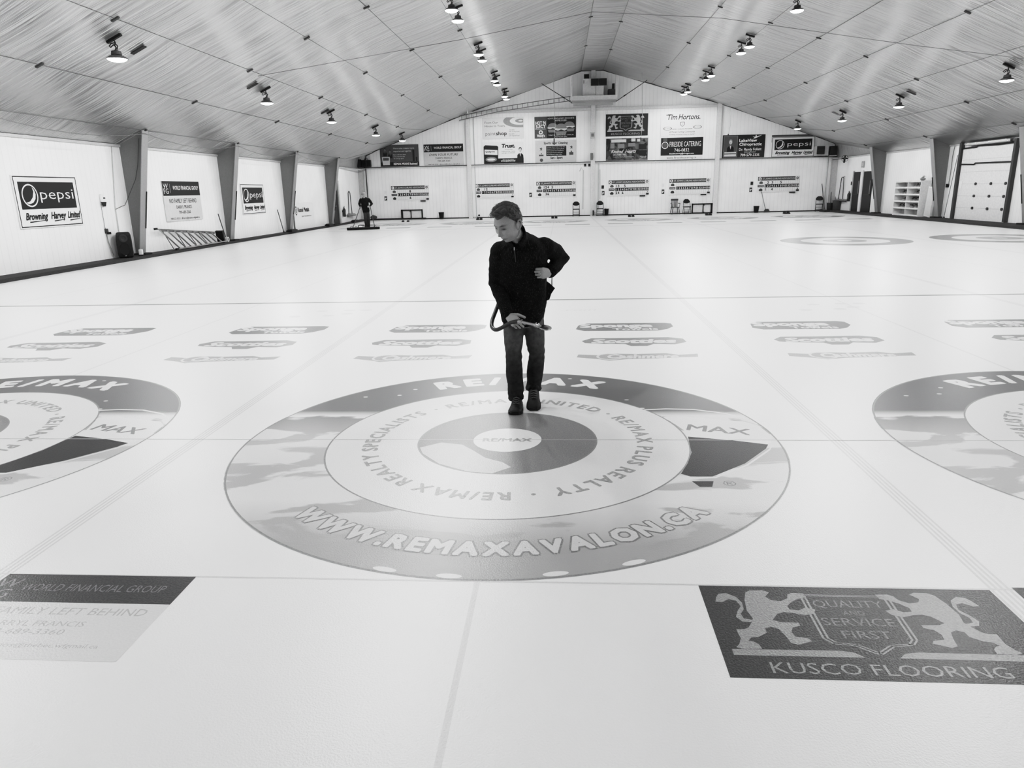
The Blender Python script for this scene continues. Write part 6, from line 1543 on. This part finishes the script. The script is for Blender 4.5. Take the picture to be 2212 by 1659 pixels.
# ---------------------------------------------------------------- the far worker with the wide mop
FY = 30.9
K = dict(pel=P(791, 456, FY), waist=P(789, 447, FY - .02), chest=P(788, 436, FY - .04), uch=P(787.5, 430, FY - .05), neck=P(786.3, 427.5, FY - .06),
         shR=P(779.5, 431.5, FY - .02), elR=P(776, 440.5, FY + .05), wrR=P(778.2, 446, FY - .12), shL=P(796.5, 431, FY), elL=P(803, 440, FY + .06), wrL=P(799, 445, FY - .16),
         hipR=P(788.6, 458, FY), knR=P(789.4, 473, FY - .16), anR=P(791.5, 490, FY - .02), hipL=P(794, 458, FY), knL=P(796.3, 473, FY - .06), anL=P(796.8, 490, FY + .05))
HC2 = P(785.4, 420.2, FY - .12)
MH2 = Matrix.Translation(HC2) @ Matrix.Rotation(math.radians(-22), 4, 'Z') @ Matrix.Rotation(math.radians(14), 4, 'X')
b2 = MB(); add_head(b2, MH2, 48, 40)
b2.tube([K['neck'] - UP * .03, MH2 @ Vector((0, .02, -.07))], [.06, .055], 14)
loft(b2, [(K['pel'] - UP * .06, .13, .09, rt, fw), (K['pel'], .14, .10, rt, fw), (K['waist'], .14, .10, rt, fw), (K['chest'], .15, .10, rt, fw), (K['uch'], .13, .08, rt, fw), (K['neck'], .05, .05, rt, fw)])
for a_, b_, c_ in (('shR', 'elR', 'wrR'), ('shL', 'elL', 'wrL')): b2.tube([K[a_], K[b_], K[c_]], [.045, .036, .027], 12, round_caps=True)
for a_, b_, c_ in (('hipR', 'knR', 'anR'), ('hipL', 'knL', 'anL')): b2.tube([K[a_], K[b_], K[c_]], [.065, .05, .035], 12, round_caps=True)
hand(b2, K['wrR'], Vector((.1, -.75, -.65)), Vector((-.3, -.6, .6)), Vector((1, -.2, 0)), 1.0, curl=(.9, 1.2, .7)); hand(b2, K['wrL'], Vector((-.55, -.75, -.3)), Vector((.3, -.6, .6)), Vector((-.6, -.2, .5)), 1.0, curl=(.9, 1.2, .7))
WORKER = remesh(b2, 'person', SKIN, .009, 2); tone_attr(WORKER.data, MH2.inverted())
tag(WORKER, 'distant man in cap and dark jacket pushing a wide mop near the dark doorway', 'person')
s2 = MB()
loft(s2, [(K['pel'] - UP * .02, .17, .125, rt, fw), (K['pel'].lerp(K['waist'], .5), .18, .13, rt, fw), (K['waist'], .18, .13, rt, fw), (K['chest'], .19, .13, rt, fw), (K['uch'] + UP * .0, .165, .11, rt, fw), (K['uch'] + UP * .05, .11, .09, rt, fw), (K['neck'] + UP * .02, .07, .07, rt, fw)])
for a_, b_, c_ in (('shR', 'elR', 'wrR'), ('shL', 'elL', 'wrL')): s2.tube([K[a_], K[a_].lerp(K[b_], .5), K[b_], K[c_]], [.072, .070, .062, .045], 14, round_caps=True)
remesh(s2, 'jacket', fabric('worker_jacket', 30, .02), .012, 4, WORKER, wrinkle(9, .008))
j2 = MB(); loft(j2, [(K['pel'] + UP * .08, .155, .115, rt, fw), (K['pel'] - UP * .07, .16, .115, rt, fw)])
for a_, b_, c_ in (('hipR', 'knR', 'anR'), ('hipL', 'knL', 'anL')): j2.tube([K[a_] + UP * .02, K[a_].lerp(K[b_], .5), K[b_], K[b_].lerp(K[c_], .5), K[c_] - UP * .02], [.088, .08, .072, .07, .066], 14)
remesh(j2, 'jeans', fabric('worker_denim', 66, 0, fade=(.2, .8, .5, 1.2)), .012, 3, WORKER, wrinkle(10, .008))
for a_ in ('anR', 'anL'): q = K[a_]; shoe(WORKER, Vector((q.x, q.y + .09, 0)), Vector((q.x - .02, q.y - .2, 0)), 0, SHOEM, SOLE, False, .056, q + UP * .02)
cap = MB().ball(MH2 @ Vector((0, .008, .045)), (.088, .108, .088), 20, 12, M=MH2.to_3x3().to_4x4()); cap.build('cap', mat('cap_pale', 150, .7), WORKER, smooth=True)
vb = [MH2 @ Vector((.075 * math.cos(a), -.085 - .065 * math.sin(a), .048 - .01 * math.sin(a))) for a in [PI * k / 12 for k in range(13)]]
mb = MB(); mb.add(vb + [v + UP * .008 for v in vb], [tuple(range(13)), tuple(reversed(range(13, 26)))] + [(i, i + 13, i + 14, i + 1) for i in range(12)]); mb.build('cap_brim', mat('cap_brim', 120, .7), WORKER)
# mop
ma, mz = onZ(749.5, 497.6), onZ(820.5, 495.0)
ma.z = mz.z = .07
mb_ = mz - ma; ang = math.atan2(mb_.y, mb_.x)
t = thing('ice_mop', 'very wide black ice mop with two long handles pushed by the distant man', 'mop', TR((ma.x + mz.x) / 2, (ma.y + mz.y) / 2, 0, ang))
L = mb_.length; Mi = t.matrix_world.inverted() if False else TR((ma.x + mz.x) / 2, (ma.y + mz.y) / 2, 0, ang).inverted()
MB().box((0, 0, .085), (L, .13, .07), bev=.02).build('mop_bar', BLKPL, t); MB().box((0, -.0, .025), (L * .99, .2, .045), bev=.015).build('mop_pad', mat('mop_pad', 22, .9, bump=.6, scale=70), t)
for (x0, y0, x1, y1) in ((762, 494, 778, 446.5), (810.5, 492.5, 799.5, 445.5)):
    a = onY(x0, y0, (ma.y + mz.y) / 2); b = P(x1, y1, FY - .16)
    a = Mi @ Vector((a.x, (ma.y + mz.y) / 2 , .11)); a.y = 0; a.z = .11
    MB().tube([a, Mi @ b, Mi @ (b + (b - (t.matrix_world @ a)) * .02)], .016, 8).build('mop_handle', DGREY, t)
for x in (-.35 * L, -.22 * L, .02 * L, .36 * L): MB().tube([(x - .05, .02, .11), (x - .04, .02, .17), (x + .04, .02, .17), (x + .05, .02, .11)], .012, 6).build('mop_clip', DGREY, t)
q = onZ(783, 493.5); o = MB().tube([(-.12, 0, .02), (-.1, 0, .10), (-.04, .0, .13)], .02, 8).tube([(-.04, 0, .13), (.16, 0, .12)], .02, 8).build('mop_hook', DGREY, t, loc=(-.08 * L, .02, .09))
# everything printed in the ice lies a fraction of a millimetre under the same surface
for o in bpy.data.objects:
    if o.name.split('.')[0] in ('curling_house', 'ice_advert', 'distant_ice_advert', 'ice_mark') or o.parent == FLOOR: o.scale.z = .2
# ------------------------------------------------------------------ finish
bpy.data.objects.remove(_to); bpy.data.curves.remove(_tc)
vs_ = sc.view_settings
vs_.use_curve_mapping = True
cm = vs_.curve_mapping; cm.white_level = (2.2, 2.2, 2.2); cm.extend = 'HORIZONTAL'
cv = cm.curves[3]
TONE = [(0, 0), (.03, .028), (.07, .075), (.14, .195), (.25, .43), (.36, .61), (.5, .75), (.7, .845), (1, 1)]
cv.points[0].location = TONE[0]; cv.points[1].location = TONE[-1]
for a, b in TONE[1:-1]: cv.points.new(a, b)
cm.update()
